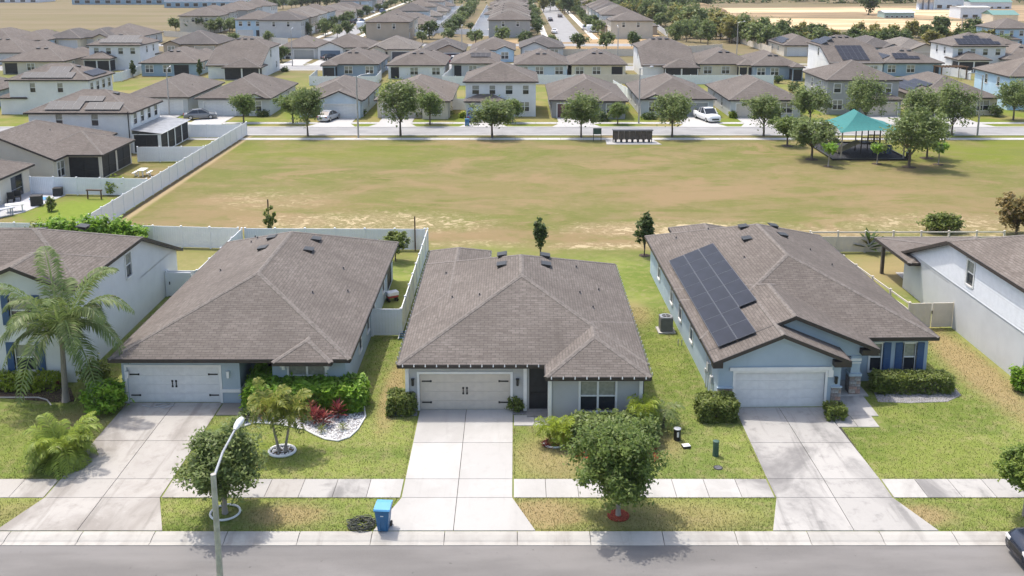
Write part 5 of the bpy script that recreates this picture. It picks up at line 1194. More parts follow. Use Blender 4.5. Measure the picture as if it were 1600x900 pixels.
# ------------------------------------------------------------------ the far street
sheet('far_road', -300, 400, 127.6, 133.5, .012, plain('old_asphalt', (.27, .265, .26), .9, .1, .4)); 
for nm, a, b_ in (('far_kerb', 127.15, 127.6), ('far_kerb_beyond', 133.5, 133.95)): props(MB().box(-300, 400, a, b_, -.05, .05).build(nm, C_FAR), kind='structure')
for nm, a, b_ in (('far_sidewalk', 123.9, 125.3), ('far_sidewalk_beyond', 136.4, 137.7)):
    o = props(empty(nm, (0, a, 0)), kind='structure')
    sm = cached('fslab', lambda: MB().box(.02, 2.98, 0, 1.35, -.03, .035).mesh('slab', C_FAR))
    for k in range(-22, 42): link('slab', sm, o, (k*3, 0, 0))
sheet('middle_road', -300, 300, 206, 213, .014, MATS['old_asphalt']); props(MB().box(-300, 300, 204.2, 205.6, -.02, .03).build('middle_sidewalk', C_FAR), kind='structure'); props(MB().box(-300, 300, 216.0, 217.4, -.02, .03).build('middle_sidewalk_beyond', C_FAR), kind='structure')
def drv(x, y0, y1, w=4.8, fl=1.0, s=1):
    props(MB().ext([(x-w/2-fl, y0), (x+w/2+fl, y0), (x+w/2, y0+s*2.4), (x+w/2, y1), (x-w/2, y1), (x-w/2, y0+s*2.4)][::s], -.02, .055).build('far_driveway', C_FAR), kind='structure')
def span(a, b, py): (x0, y), (x1, _) = G(a, py), G(b, py); return (x0+x1)/2, y, x1-x0
R1 = [(205, 287, 179, 'r', 'lgrey', 'white', 'R', 'plain', 'grey house with white garage door behind the left lamp post', 0),
      (311, 422, 181, 'r', 'lgrey', 'white', 'L', 'dormer', 'pale grey house with white garage, second left of silver car', 1),
      (471, 564, 183, 'r', 'pblue', 'white', 'R', 'gable', 'pale blue house with gabled white garage behind the silver car', 0),
      (590, 703, 184, 'r', 'beige', 'cream', 'L', 'hip', 'beige hipped house behind two street trees', 3),
      (728, 837, 182, 't', 'white', 'white', 'L', '', 'white two-storey house with garage skirt roof on the far street', 1),
      (862, 977, 184, 'r', 'dgrey', 'maroon', 'L', 'hip', 'dark grey house with maroon garage door on the far street', 1),
      (1001, 1114, 182, 'r', 'lgrey', 'grey', 'R', 'dormer', 'light grey house behind the white pickup truck', 1),
      (1141, 1250, 184, 'r', 'lgrey', 'cream', 'L', 'plain', 'light grey hipped house right of the white pickup truck', 1),
      (1290, 1401, 179, 't', 'grey', 'cream', 'R', '', 'grey two-storey house behind the playground canopy', 1),
      (1436, 1556, 180, 'r', 'cream', 'cream', 'L', 'gable', 'cream house with blue-black solar panels behind the right lamp', 1),
      (1573, 1690, 172, 't', 'sky', 'white', 'R', '', 'sky blue two-storey house with solar at right edge', 3)]
for (a, b_, py, t, wl, gr, gs, fr_, lab, rf) in R1:
    X, Y, W = span(a, b_, py); W = max(9.5, W); sg = -1 if gs == 'L' else 1
    if t == 'r':
        h = ranch('far_street_house', lab, X, Y, W, 17.5 if W < 12 else 16.5, 0, wl, gr, gs, fr_, rf); drv(X+sg*(W/2-3.2), 133.95, Y-(1.2 if fr_ == 'gable' else .1))
    else:
        h = two('far_street_house', lab, X, Y, W, 11.5, 0, wl, gr, gs, rf); drv(X+sg*(W/2-2.9), 133.95, Y-1.6)
        if wl in ('grey',): pass
    if 'cream house with' in lab: h.solar(h.main, 1, 2.5, .6, [(0, 7), (1, 6), (3, 7)], 1.7, 1.1)
    if 'sky blue' in lab: h.solar(h.main, 1, 1.5, .5, [(0, 8), (1, 6)], 1.1, 1.7)
    h.done()
def rear(a, b_, py, D): X, Y, W = span(a, b_, py); return X, Y+D, W
R2 = [(222, 308, 119, 'r', 'blue', (-4.2, -.8), 'blue house with dark lanai opening, leftmost of the second row', 2, None),
      (506, 590, 121, 'r', 'bgrey', (2.6, 6.0, 2.6), 'blue grey house with white-roofed porch behind the square white fence', 1, None),
      (607, 694, 123, 'r', 'white', (3.2, 5.6), 'white house with rear doorway behind the beige hipped house', 1, None),
      (706, 778, 120, 'r', 'lgrey', (2.5, 5.2), 'pale house with one small dark solar panel', 1, 's1'),
      (806, 886, 122, 'r', 'pblue', None, 'pale blue house above the white fence, middle of second row', 1, None),
      (893, 977, 122, 'r', 'cream', (-5.0, -2.4), 'cream house with three rear openings above a tan fence', 1, None),
      (1093, 1180, 121, 'r', 'cream', (-6.4, -1.8, 2.0), 'cream house with dark lanai right of the large saltbox roof', 1, None),
      (1176, 1250, 124, 'r', 'bgrey', (-6.0, -2.4, 2.6), 'blue grey house with yellowish shrubs at its back wall', 1, None),
      (1380, 1470, 119, 'r', 'blue', (-7.0, -4.0), 'blue house with solar arrays and pergola in second row', 0, 's2'),
      (5, 100, 116, 'r', 'beige', (3.0, 6.5), 'beige house with screened corner porch at far left', 2, None),
      (-60, 40, 101, 'r', 'lgrey', None, 'grey roofed house cut by the left edge, behind beige one', 2, None)]
for (a, b_, py, t, wl, lan, lab, rf, sol) in R2:
    D = 15.5; X, Y, W = rear(a, b_, py, D); W = max(9.0, W); lan = lan and tuple(max(-W/2+.3, min(W/2-.3, q)) if k < 2 else q for k, q in enumerate(lan))
    h = ranch('second_row_house', lab, X, Y, W, D, math.pi, wl, 'white', 'L', 'gable', rf, lan)
    if sol == 's1': h.solar(h.main, 3, W*.45, 2.6, [(0, 4)], 1.0, 1.7)
    if sol == 's2': h.solar(h.main, 3 if W <= D else 1, W*.25, 1.5, [(0, 5), (0, 3)], 1.0, 1.2); h.solar(h.main, 0, 3, .6, [(0, 6), (2, 6)], 1.7, 1.1)
    h.done()
for (a, b_, py, wl, lan, lab, sol) in ((326, 408, 123, 'white', (-5.5, 1.5, 2.0), 'white saltbox house with two dark porch openings and side gable', None), (1004, 1084, 123, 'white', (-5.5, 1.0, 2.2), 'large saltbox house with three ridge vents behind light grey house', None), (1297, 1378, 119, 'white', None, 'white saltbox house with one big square solar array', 's')):
    X, Y, W = rear(a, b_, py, 15.6); h, q0, q1 = salt('saltbox_house', lab, X, Y, W, math.pi, wl, roof=1, lan=lan)
    if sol: h.solar(h.main, 3, W*.28, 1.2, [(0, 5)]*4, 1.08, 1.55); h.solar(h.main, 2, 1.0, .5, [(0, 7), (1, 6)], 1.1, 1.5)
    h.done()
X, Y, W = rear(142, 221, 109, 11); h = two('second_row_house', 'white two-storey house with purple-blue solar and porch at left', X, Y, W, 11, math.pi, 'white', 'white', 'L', 2, lan=(0, 5.5, 3)); h.solar(h.main, 1 if W > 11 else 3, 2.5, .8, [(0, 8), (1, 7)], 1.1, 1.7); h.done()
X, Y, W = rear(1486, 1568, 111, 11); h = two('second_row_house', 'white two-storey house with stepped solar array and hipped porch', X, Y, W, 11, math.pi, 'white', 'white', 'L', 0, lan=(-1, 5.5, 3)); h.solar(h.main, 1 if W > 11 else 3, 1.5, .5, [(0, 8), (0, 7), (2, 5)], 1.1, 1.3); h.done()
X, Y, W = rear(1570, 1660, 113, 14); ranch('second_row_house', 'taupe roofed house cut by the right edge in second row', X, Y, W, 14, math.pi, 'beige', roof=3).done()
R3 = [(437, 495, 92, 'lgrey', 'grey', 'R', 'plain', 'grey house with grey garage behind the lamp, third row'), (497, 577, 92, 'white', 'blue', 'L', 'gable', 'white gabled house with slate blue garage door'), (576, 650, 95, 'beige', 'dark', 'R', 'wgable', 'beige gabled house with open dark garage'),
      (660, 724, 97, 'tan', 'dark', 'R', 'gable', 'tan gabled house with red and white cars before its garage'), (737, 803, 96, 'sky', 'white', 'L', 'wgable', 'light blue gabled house in the third row centre'), (814, 880, 92, 'lgrey', 'cream', 'L', 'gable', 'twin gabled pale house at the right end of third row'),
      (248, 350, 86, 'tan', 'cream', 'R', 'wgable', 'tan gabled house with shuttered window at upper left'), (140, 232, 72, 'lgrey', 'white', 'L', 'plain', 'grey roofed house before the brown field, fourth from left'), (122, 172, 74, 'cream', 'white', 'L', 'wgable', 'cream gabled house before the brown field'), (80, 118, 76, 'cream', 'white', 'R', 'plain', 'cream house hidden between two round shrubs at upper left'), (24, 66, 79, 'sky', 'white', 'R', 'wgable', 'pale blue gabled house at upper left'), (-40, 18, 76, 'beige', 'white', 'R', 'plain', 'grey roofed house in the upper left corner of the rows'),
      (1350, 1398, 92, 'blue', 'white', 'L', 'wgable', 'blue gabled house behind the big solar array'), (1408, 1455, 95, 'beige', 'cream', 'R', 'gable', 'beige house with closed garage near the pine row'), (1536, 1585, 86, 'lgrey', 'white', 'R', 'wgable', 'small gabled house beside the upper right palm'), (1232, 1276, 88, 'beige', 'white', 'L', 'plain', 'beige house with solar roof beside the saltbox house')]
for (a, b_, py, wl, gr, gs, fr_, lab) in R3:
    X, Y, W = span(a, b_, py); W = min(13, max(9.2, W)); h = ranch('third_row_house', lab, X, Y, W, 15, 0, wl, gr, gs, fr_, (1, 4, 0, 5, 3)[int(abs(X)) % 5] if X > -45 else (2, 5, 4)[int(abs(X)) % 3])
    if 'with solar roof' in lab: h.solar(h.main, 1, 3, .5, [(0, 6), (0, 5)], 1.7, 1.2)
    h.done()
    if 400 < a < 900: drv(X+(-1 if gs == 'L' else 1)*(W/2-3.2), 213.2, Y-1.3)
X, Y, W = span(1548, 1600, 76); two('third_row_house', 'pale blue two-storey house at the upper right edge', X+2, Y, 11, 11, 0, 'sky', roof=0).done()
# fences of the rows
def pf(pts, lab, mat=None, **k): fence('white_fence' if mat is None else 'tan_fence', [G(*p) for p in pts], lab, mat, 1.8, 3.0, **k)
pf(((596, 124), (588, 134), (484, 134), (496, 123)), FW+'forming a square yard behind the pale blue house')
pf(((706, 120), (691, 134), (733, 134)), FW+'beside the white rear doorway house'); pf(((703, 172), (727, 172)), FW+'left of the white two-storey far street house')
pf(((834, 132), (897, 132)), FW+'below the pale blue second row house'); pf(((897, 131), (1000, 131)), 'tan vinyl fence below the cream second row house', M_TAN)
pf(((1001, 132), (1208, 132)), FW+'running right behind the pickup truck house'); pf(((958, 141), (990, 160)), FW+'slanting between two far street gardens')
pf(((178, 128), (190, 127), (222, 115)), FW+'beside a conifer in the left back yards'); pf(((1468, 116), (1516, 125)), FW+'behind the pergola at right')
pf(((256, 57), (450, 70)), 'long tan boundary wall below the brown field', M_TAN); pf(((880, 88), (990, 88)), 'grey tan boundary wall right of the third row', M_TAN); pf(((1060, 84), (1128, 80)), 'tan boundary wall right of the large saltbox', M_TAN)
pf(((620, 49), (806, 58)), FW+'long run below the white fenced yards'); pf(((988, 42), (1025, 45), (1043, 58)), FW+'bending around the far brown corner lot'); pf(((1066, 40), (1120, 55), (1205, 84)), 'low tan wall following the tree lined ditch', M_TAN)

# ------------------------------------------------------------------ kiosk, sign, lamps, cars and trees on the far street
M_KIOSK = plain('mailbox_bronze', (.050, .042, .038), .45)
props(MB().ext([G(*p) for p in ((946, 219), (1021, 219), (1034, 226), (948, 226))], -.02, .04).build('kiosk_pad', C_WHITE), kind='structure')
x, y = G(988, 222.5); o = empty('mailbox_kiosk', (x, y, .04), 0, 'dark bronze mailbox kiosk of seven units by the far road', 'mailboxes')
for k in range(7):
    xx = -2.16+k*.72; c = MB(); c.box(xx-.33, xx+.33, -.22, .25, .38, 1.45); u = c.build('mailbox_unit', M_KIOSK, o)
    d = MB()
    for q in range(6): d.box(xx-.30, xx-.01, -.235, -.22, .42+q*.17, .57+q*.17); d.box(xx+.01, xx+.30, -.235, -.22, .42+q*.17, .57+q*.17)
    d.build('locker_doors', plain('locker_bronze', (.085, .070, .062), .4, .25), u); MB().box(xx-.14, xx+.14, -.1, .14, 0, .38).build('pedestal', M_KIOSK, o)
MB().box(-2.62, 2.62, -.45, .5, 1.56, 1.66).build('roof', plain('kiosk_roof', (.12, .115, .115), .5), o)
for a in (-2.5, 2.5): MB().box(a-.05, a+.05, -.05, .05, 0, 1.56).build('post', M_KIOSK, o)
x, y = G(933, 221); o = empty('notice_board', (x, y, 0), 0, 'dark green notice board on two posts left of mailboxes', 'sign'); MB().box(-.5, .5, -.05, .05, .95, 1.75).build('board', plain('sign_green', (.020, .055, .045), .5), o); MB().box(-.46, .46, -.056, -.05, 1.0, 1.7).build('face', plain('sign_face', (.035, .075, .065), .3), o)
for a in (-.5, .5): MB().box(a-.04, a+.04, -.04, .04, 0, 1.75).build('post', M_BLACK, o)
for (px, py, h_, az, l) in ((560, 215, 8.2, 20, 'far street lamp beside the pale blue gabled house'), (998, 193, 8.0, -10, 'far street lamp standing above the mailbox kiosk'), (1527, 212, 8.2, 165, 'far street lamp beside the sky blue house'), (265, 180, 7.0, 90, 'lamp post before the grey house at left'), (457, 103, 8, 90, 'thin lamp post in the second street at left'), (722, 96, 8, 90, 'thin lamp post beside the red car'), (965, 97, 8, 90, 'thin lamp post behind the cream second row house'), (1151, 86, 8, 10, 'lamp post on the bend by the tree lined ditch'), (1501, 62, 7, 100, 'distant pale lamp post among the pine row')):
    x, y = G(px, py); lamp(x, y, h_, 1.7, R(az), l)
for (px, py, rz, p, k, l) in ((514, 188, 75, 'silver', 'sedan', 'silver car parked on the far street driveway'), (1104, 188, -75, 'white', 'pickup', 'white pickup truck parked on the far street driveway'), (313, 186, 20, 'grey', 'sedan', 'dark car with raised hood on the left driveway'), (741, 188, 88, 'blue', 'suv', 'blue car before the white two-storey far street house'),
                           (699, 99, 90, 'red', 'suv', 'red car outside the tan gabled house'), (711, 99, 90, 'white', 'suv', 'white car beside the red one outside tan house'), (625, 92, 90, 'grey', 'suv', 'grey car inside the open dark garage'), (517, 94, 40, 'black', 'sedan', 'dark vehicle outside the slate blue garage'),
                           (565, 45, 80, 'white', 'van', 'white van on the distant left street'), (554, 37, 80, 'black', 'suv', 'black car on the distant left street'), (563, 35, 70, 'blue', 'sedan', 'small blue car on the distant left street'), (598, 20, 80, 'blue', 'suv', 'blue car further up the distant left street'), (578, 21, 10, 'white', 'sedan', 'white car on a distant left driveway'), (552, 28, 10, 'white', 'sedan', 'second white car on a distant left driveway'), (530, 32, 10, 'silver', 'sedan', 'silver car on a distant left driveway'),
                           (860, 33, 90, 'navy', 'sedan', 'dark car in the middle of the distant straight street'), (875, 27, 90, 'black', 'sedan', 'black car at the right side of the distant straight street'), (866, 52, 90, 'white', 'sedan', 'white car at the foot of the distant straight street'), (838, 47, 0, 'white', 'sedan', 'white car on the driveway left of the straight street'), (930, 51, 0, 'white', 'van', 'white van before the distant beige house'), (914, 47, 90, 'white', 'suv', 'white car left of the distant white van')):
    x, y = G(px, py); car(x, y, R(rz), p, l, k, z=.06)
x, y = G(730, 197); o = empty('wheelie_bin', (x, y, 0), 0, 'blue bin at the kerb of the far street', 'bin'); MB().box(-.3, .3, -.33, .33, .05, .95).build('body', M_BIN, o); MB().box(-.33, .33, -.38, .36, .95, 1.05).build('lid', M_BIN, o)
ST = dict(h=6.4, rx=2.9, z0=1.6, n=5600, size=.19, leaf=L_STREET, barkm=M_BARK, clumps=80, trunk=.13, irregular=.55, limbs=11, cw=.24)
SV = [dict(ST, seed=101), dict(ST, seed=102, h=5.8, rx=2.7), dict(ST, seed=103, h=5.2, rx=2.3, leaf=L_OAK), dict(ST, seed=104, h=7.4, rx=3.5, z0=1.5)]
for (px, py, v, s, l) in ((481, 213, 0, .95, 'leftmost near-side street tree before the pale blue house'), (626, 213, 0, 1.08, 'dense street tree left of the far blue bin'), (769, 215, 1, .95, 'street tree before the white two-storey house'), (908, 215, 1, .98, 'street tree left of the notice board'), (1050, 214, 1, 1.02, 'street tree right of the mailbox kiosk'), (1193, 213, 0, .95, 'street tree left of the playground'),
                          (458, 193, 2, .85, 'street tree on the far pavement left of silver car'), (672, 195, 2, .9, 'slim street tree on the far pavement by beige house'), (381, 192, 2, .85, 'small street tree before the pale grey house'), (801, 192, 2, .75, 'small street tree right of the two-storey white house'), (965, 194, 2, .65, 'small garden tree at the dark grey house corner'), (1487, 212, 3, .95, 'broad street tree behind the playground at right'), (1352, 195, 3, .9, 'broad tree behind the teal canopy'), (1265, 196, 1, 1.0, 'street tree above the left playground trees'), (1583, 188, 1, .95, 'street tree before the sky blue house'), (1440, 205, 1, 1.0, 'tree right of the canopy near the road')):
    x, y = G(px, py); tree('st%d' % v, x, y, l, name='street_tree', group='trees along the far street', sc=s, **SV[v])
for (px, py, v, s, l) in ((1268, 249, 1, .95, 'playground tree with pale trunk left of the canopy'), (1420, 261, 3, .95, 'largest playground tree right of the canopy'), (1230, 228, 2, .8, 'thin leaning tree at the playground left corner'), (1448, 247, 2, .9, 'tree just behind the largest playground tree')):
    x, y = G(px, py); tree('st%d' % v, x, y, l, name='playground_tree', group='playground trees', sc=s, **dict(SV[v]))
    props(MB().ext([(x+.8*math.cos(q*.45), y+.8*math.sin(q*.45)) for q in range(14)], -.03, .013).build('mulch', M_MULCHD), kind='structure')
for (px, py, l) in ((1294, 260, 'small sapling at the front left of the playground pad'), (1370, 256, 'small sapling before the middle of the playground pad'), (1466, 257, 'small sapling right of the largest playground tree')):
    x, y = G(px, py); tree('sapling', x, y, l, name='sapling', group='playground trees', h=2.6, rx=.95, z0=1.45, n=900, size=.16, leaf=L_HEDGE, barkm=M_BARKL, seed=131, clumps=26, trunk=.06, cw=.3)
    props(MB().ext([(x+.6*math.cos(q*.45), y+.6*math.sin(q*.45)) for q in range(14)], -.03, .013).build('mulch', M_MULCHD), kind='structure')
# garden shrubs along the far street and yards
for (px, py, sx, hh, lf, l) in ((655, 183, 2.4, 1.2, L_BOX, 'dark hedge left of the beige far street house garage'), (563, 181, 2.0, 1.3, L_DARK, 'dark shrub at the pale blue house corner'), (940, 189, 2.6, 1.5, L_DARK, 'dark green shrub before the dark grey house'), (1015, 186, 2.6, 1.0, L_DARK, 'dark hedge before the light grey house'), (1144, 184, 1.2, 1.0, L_LIME, 'lime shrub right of the pickup truck'), (700, 182, 1.6, 1.4, L_BOX, 'brownish shrub left of the blue parked car'), (723, 184, 1.0, .8, L_LIME, 'small lime shrub beside the far blue bin'), (1208, 121, 2.2, 2.0, L_YEL, 'yellowish shrub at left of the blue grey back wall'), (1236, 121, 2.2, 2.0, L_YEL, 'yellowish shrub at right of the blue grey back wall'), (1215, 130, 2.4, 1.6, L_DARK, 'dark shrub below the yellowish ones'), (672, 120, 1.0, 1.1, L_DARK, 'small round shrub behind the white doorway house'), (1158, 100, 4.0, 2.6, L_BOX, 'round bush by the middle road right of saltbox'), (445, 112, 2.0, 1.0, L_DARK, 'low dark shrub at the left saltbox gable'), (1240, 145, 2.6, 2.2, L_DARK, 'dark shrub beside the grey two-storey house'), (1450, 115, 2.4, 1.8, L_DARK, 'shrub beside the pergola'), (1555, 182, 3.0, 2.0, L_DARK, 'dark shrub before the sky blue house'), (410, 182, 2.2, .9, L_DARK, 'dark hedge before the pale grey house')):
    x, y = G(px, py); bush(x, y, sx, sx*.8, hh, l, lf, 380, .22, lump=.3)
for (px, py, l) in ((208, 121, 'dark conifer beside the white yard fence'), (313, 122, 'dark conifer behind the blue left house')):
    x, y = G(px, py); tree('conifer', x, y, l, name='conifer', h=3.6, rx=.95, z0=.2, n=1500, size=.18, leaf=L_DARK, barkm=M_BARK, seed=140, clumps=50, trunk=.06, top=.35, irregular=.2)
x, y = G(1568, 80); palm('distant_palm', x, y, 'green palm beside the upper right pale blue house', 3.6, .18, 14, 2.6, L_PALM, 88, ((0, 0, 0, 0),), .7, .14, 10, (-.1, 1.1), (.8, 1.1))
x, y = G(1484, 123); o = empty('pergola', (x, y, 0), .1, 'dark timber pergola behind the blue solar house', 'pergola')
for a in (-2.6, 2.6):
    for c in (-1.3, 1.3): MB().box(a-.09, a+.09, c-.09, c+.09, 0, 2.4).build('post', M_TIMBER, o)
for k in range(9): MB().box(-2.8+k*.68, -2.66+k*.68, -1.8, 1.8, 2.4, 2.55).build('rafter', M_TIMBER, o)

# ------------------------------------------------------------------ playground
props(MB().ext([(37.6, 111), (46.4, 111), (46.4, 121.6), (37.6, 121.6)], -.02, .05).build('rubber_pad', spotted('rubber_crumb', (.018, .018, .020), (.05, .05, .055), 6)), kind='structure')
o = empty('pad_border', (42, 116.3, 0), 0, 'black border timbers around the playground pad', 'border')
for (x0, x1, y0, y1) in ((-4.55, 4.55, -5.45, -5.3), (-4.55, 4.55, 5.3, 5.45), (-4.55, -4.4, -5.3, 5.3), (4.4, 4.55, -5.3, 5.3)): MB().box(x0, x1, y0, y1, -.02, .22).build('border_timber', M_BLACK, o)
o = empty('shade_canopy', (42.3, 115.2, 0), 0, 'teal fabric shade canopy over the playground', 'canopy')
cn = MB(); zc = 3.3; K = [Vector((-4.1, -4.3, zc)), Vector((4.0, -3.9, zc)), Vector((4.0, 4.2, zc)), Vector((-3.6, 4.2, zc))]; T = [Vector((-1.0, -.9, 5.25)), Vector((-.7, 1.4, 5.25))]
def sail(a, b, c, d, n=8):                                   # a-b eave, d-c ridge; the eave is drawn in a little
    def P(i, j):
        u, v = i/n, j/n; p = (a*(1-u)+b*u)*(1-v)+(d*(1-u)+c*u)*v; m = (c+d)/2-(a+b)/2; p = p+m*(.10*4*u*(1-u)*(1-v)**2); p.z -= .22*math.sin(math.pi*v)*1.0; return p
    for i in range(n):
        for j in range(n): cn.poly([P(i, j), P(i+1, j), P(i+1, j+1), P(i, j+1)])
sail(K[0], K[1], T[0], T[0]); sail(K[1], K[2], T[1], T[0]); sail(K[2], K[3], T[1], T[1]); sail(K[3], K[0], T[0], T[1])
cn.build('fabric', plain('teal_fabric', (.030, .170, .160), .8, .06), o)
for a in (-3.7, 3.7):
    for c in (-3.8, 3.8): MB().cyl(a, c, -.05, zc+.02, .09).build('post', plain('tan_post', (.42, .36, .28), .5), o)
o = empty('play_structure', (42.6, 115.4, 0), 0, 'dark play structure with a tan double slide under the canopy', 'playground'); M_PLAY = plain('play_brown', (.05, .04, .035), .5); M_SLIDE = plain('tan_slide', (.30, .27, .19), .4)
for (a, c) in ((-.6, -1), (.9, -1), (.9, 1), (-.6, 1), (2.4, -1), (2.4, 1), (-2.2, 1.2), (-3.2, 1.6)): MB().cyl(a, c, 0, 2.9, .07).build('post', M_PLAY, o)
MB().box(-.6, .9, -1, 1, 1.25, 1.35).build('deck', M_PLAY, o); MB().box(.95, 2.4, -1, 1, .9, 1.0).build('deck', M_PLAY, o)
for k in range(2):
    s = MB(); y0 = -.95+k*.75
    P = [(-.6, 1.35), (-1.2, 1.15), (-2.2, .62), (-2.9, .28), (-3.4, .22)]
    for q in range(4):
        (xa, za), (xb, zb) = P[q], P[q+1]; s.poly([(xa, y0, za), (xb, y0, zb), (xb, y0+.62, zb), (xa, y0+.62, za)])
        for e in (y0, y0+.62): s.poly([(xa, e, za), (xb, e, zb), (xb, e, zb+.22), (xa, e, za+.22)])
    s.build('slide', M_SLIDE, o)
for k, (a, c) in enumerate(((.15, -1.0), (1.65, -1.0), (1.65, 1.0))):
    b = MB(); b.box(a-.7, a+.7, c-.03, c+.03, 2.0, 2.1); b.box(a-.7, a+.7, c-.03, c+.03, 1.35, 1.42)
    for q in range(8): b.box(a-.66+q*.18, a-.63+q*.18, c-.02, c+.02, 1.42, 2.0)
    b.build('railing', M_PLAY, o)
MB().ext([(2.6+.3*math.cos(q), -1.6+.12*math.sin(q)) for q in [k*.628 for k in range(10)]], .2, 1.3).build('climbing_panel', plain('panel_blue', (.05, .08, .16), .5), o)
x, y = G(1417, 250); cyl_thing('litter_bin', 1419, 250, .95, .3, M_BLACK, 'black litter bin at the playground pad corner', 'bin')

# ------------------------------------------------------------------ distant streets
ST2 = MATS['old_asphalt']
for nm, x0, x1, y0, y1 in (('distant_road', -57, -50, 262, 560), ('distant_road', 12.5, 20.5, 275, 560), ('distant_cross_road', -220, 40, 262, 270)): sheet(nm, x0, x1, y0, y1, .016, ST2)
for nm, x0, x1, y0 in (('distant_sidewalk', -60.5, -58.8, 275), ('distant_sidewalk', -48.2, -46.5, 275), ('distant_sidewalk', 8.2, 10.0, 285), ('distant_sidewalk', 22.8, 24.6, 285)): props(MB().box(x0, x1, y0, 560, -.02, .06).build(nm, concrete('bright_walk', (.66, .63, .56), (.55, .52, .46), .3)), kind='structure')
def nth(k):
    k += 1; return '%d%s' % (k, 'th' if 10 < k % 100 < 14 else {1: 'st', 2: 'nd', 3: 'rd'}.get(k % 10, 'th'))
ORD = ['nearest', 'second', 'third', 'fourth', 'fifth', 'sixth', 'seventh', 'eighth', 'ninth', 'tenth', 'eleventh', 'twelfth', 'thirteenth', 'fourteenth']
def far_house(X, Y, rz, kind, wl, lab, rf, grp):
    if kind == 2: h = two('distant_house', lab, X, Y, 11, 12.5, rz, wl, 'white', 'L', rf, skirt=False, group=grp)
    else: h = ranch('distant_house', lab, X, Y, 11.5, 16, rz, wl, 'white', 'L', 'gable', rf, group=grp)
    h.done()
WL = ['beige', 'lgrey', 'grey', 'pblue', 'white', 'tan']
for name, X, rz, y0, n, rot in (('west side of the distant left street', -64.5, math.pi/2, 296, 13, 0), ('east side of the distant left street', -43.5, -math.pi/2, 287, 14, 1), ('west side of the distant straight street', 4.5, math.pi/2, 297, 13, 2), ('east side of the distant straight street', 28.5, -math.pi/2, 293, 11, 0)):
    rr = random.Random(int(X))
    for k in range(n):
        far_house(X, y0+k*15.2, rz, 2 if (k == 0 or rr.random() < .6) else 1, WL[(k*5+rot) % 6] if k else {0: 'lgrey', 1: 'tan', 2: 'grey'}[rot] if X < 20 else 'beige', '%s house on the %s' % (ORD[k], name), rr.choice((0, 1, 3, 4, 5, 5)), 'houses along the distant streets')
X, Y = G(397, 58); far_house(X, Y, 0, 2, 'sky', 'pale blue two-storey house beyond the tan boundary wall', 0, None); X, Y = G(452, 58); far_house(X-2, Y+4, 0, 2, 'white', 'white two-storey house with dark arched entry beyond boundary wall', 3, None)
for k in range(5): far_house(-96-(k % 2)*2, 318+k*17, math.pi/2, 2, WL[k], '%s house of the back row behind the pale blue two-storey' % ORD[k], k % 4, 'back row houses at upper left')
for k, (xx) in enumerate((-25.5, -13.5)):
    fence('white_fence', [(xx, 296), (xx, 470)], FW+('on the left' if k == 0 else 'on the right')+' of the tree row between distant yards', None, 1.8, 3.0)
    for j in range(0, 11): 
        a, c = ((-31, xx) if k == 0 else (xx, -9)); fence('white_fence', [(a, 300+j*15.2), (c, 300+j*15.2)], FW+'cross run %s from the front, %s of the tree row' % (ORD[j], 'left' if k == 0 else 'right'), None, 1.8, 3.0)
sheet('yard_paving_left', -31.5, -25.6, 297, 470, .02, C_FAR); sheet('yard_paving_right', -13.4, -7.5, 297, 470, .02, C_FAR)
# trees of the distant streets
FT = dict(h=5.2, rx=2.4, z0=.7, n=1100, size=.38, leaf=L_FAR, barkm=M_BARK, clumps=40, trunk=.12, irregular=.4, limbs=5, cw=.26)
FV = [dict(FT, seed=201), dict(FT, seed=202, leaf=L_DARK), dict(FT, seed=203, leaf=L_YEL), dict(FT, seed=204, h=6.4, rx=2.7)]
def ftree(x, y, v, s, lab, grp, name='distant_tree'): return tree('ft%d' % v, x, y, lab, name=name, group=grp, sc=s, **FV[v])
rr = random.Random(12)
for k in range(17): ftree(-19.6+rr.uniform(-.8, .8), 297+k*10, rr.choice((0, 1)), rr.uniform(.8, 1.1), nth(k)+' tree from the front in the row between white fenced yards', 'tree row between distant yards')
for (px, py, v, s, l) in ((509, 58, 3, .8, 'round tree at the foot of the distant left street'), (527, 59, 0, .8, 'tree right of the foot of the distant left street'), (543, 57, 1, .9, 'tall dark tree beside the tan two-storey house'), (575, 62, 0, 1.0, 'broad tree before the tan two-storey house'), (618, 62, 1, .95, 'dark tree at the right of the tan two-storey house'), (660, 67, 0, .7, 'round tree on the grass beyond third row'), (671, 61, 1, 1.0, 'tall tree on the grass beyond third row'), (700, 65, 0, .85, 'tree on the far verge above the red car'), (735, 48, 1, .55, 'slim tree by the long white fence'), (743, 70, 0, .95, 'spreading tree above the light blue gabled house'), (784, 69, 0, 1.0, 'broad tree above the third row centre'), (821, 74, 1, .95, 'round tree before the distant straight street'), (863, 73, 0, .75, 'small tree below the distant straight street'), (905, 78, 1, .95, 'round tree at the left of the brown lot'), (947, 79, 0, .95, 'round tree in the middle of the brown lot'), (990, 78, 1, .9, 'oval tree at the right of the brown lot'), (404, 55, 0, .9, 'tree before the pale blue two-storey house'), (446, 57, 0, .9, 'tree before the white two-storey arched house'), (480, 56, 1, .8, 'dark tree left of the distant left street'), (734, 62, 1, .5, 'slim tree left of the broad tree by white fence'), (800, 57, 0, .4, 'small shrub tree by the white fence end'), (440, 97, 1, .8, 'tree beside the grey garage in third row'), (482, 88, 0, .8, 'conifer-like tree left of the slate blue garage')):
    x, y = G(px, py); ftree(x, y, v, s, l, None)
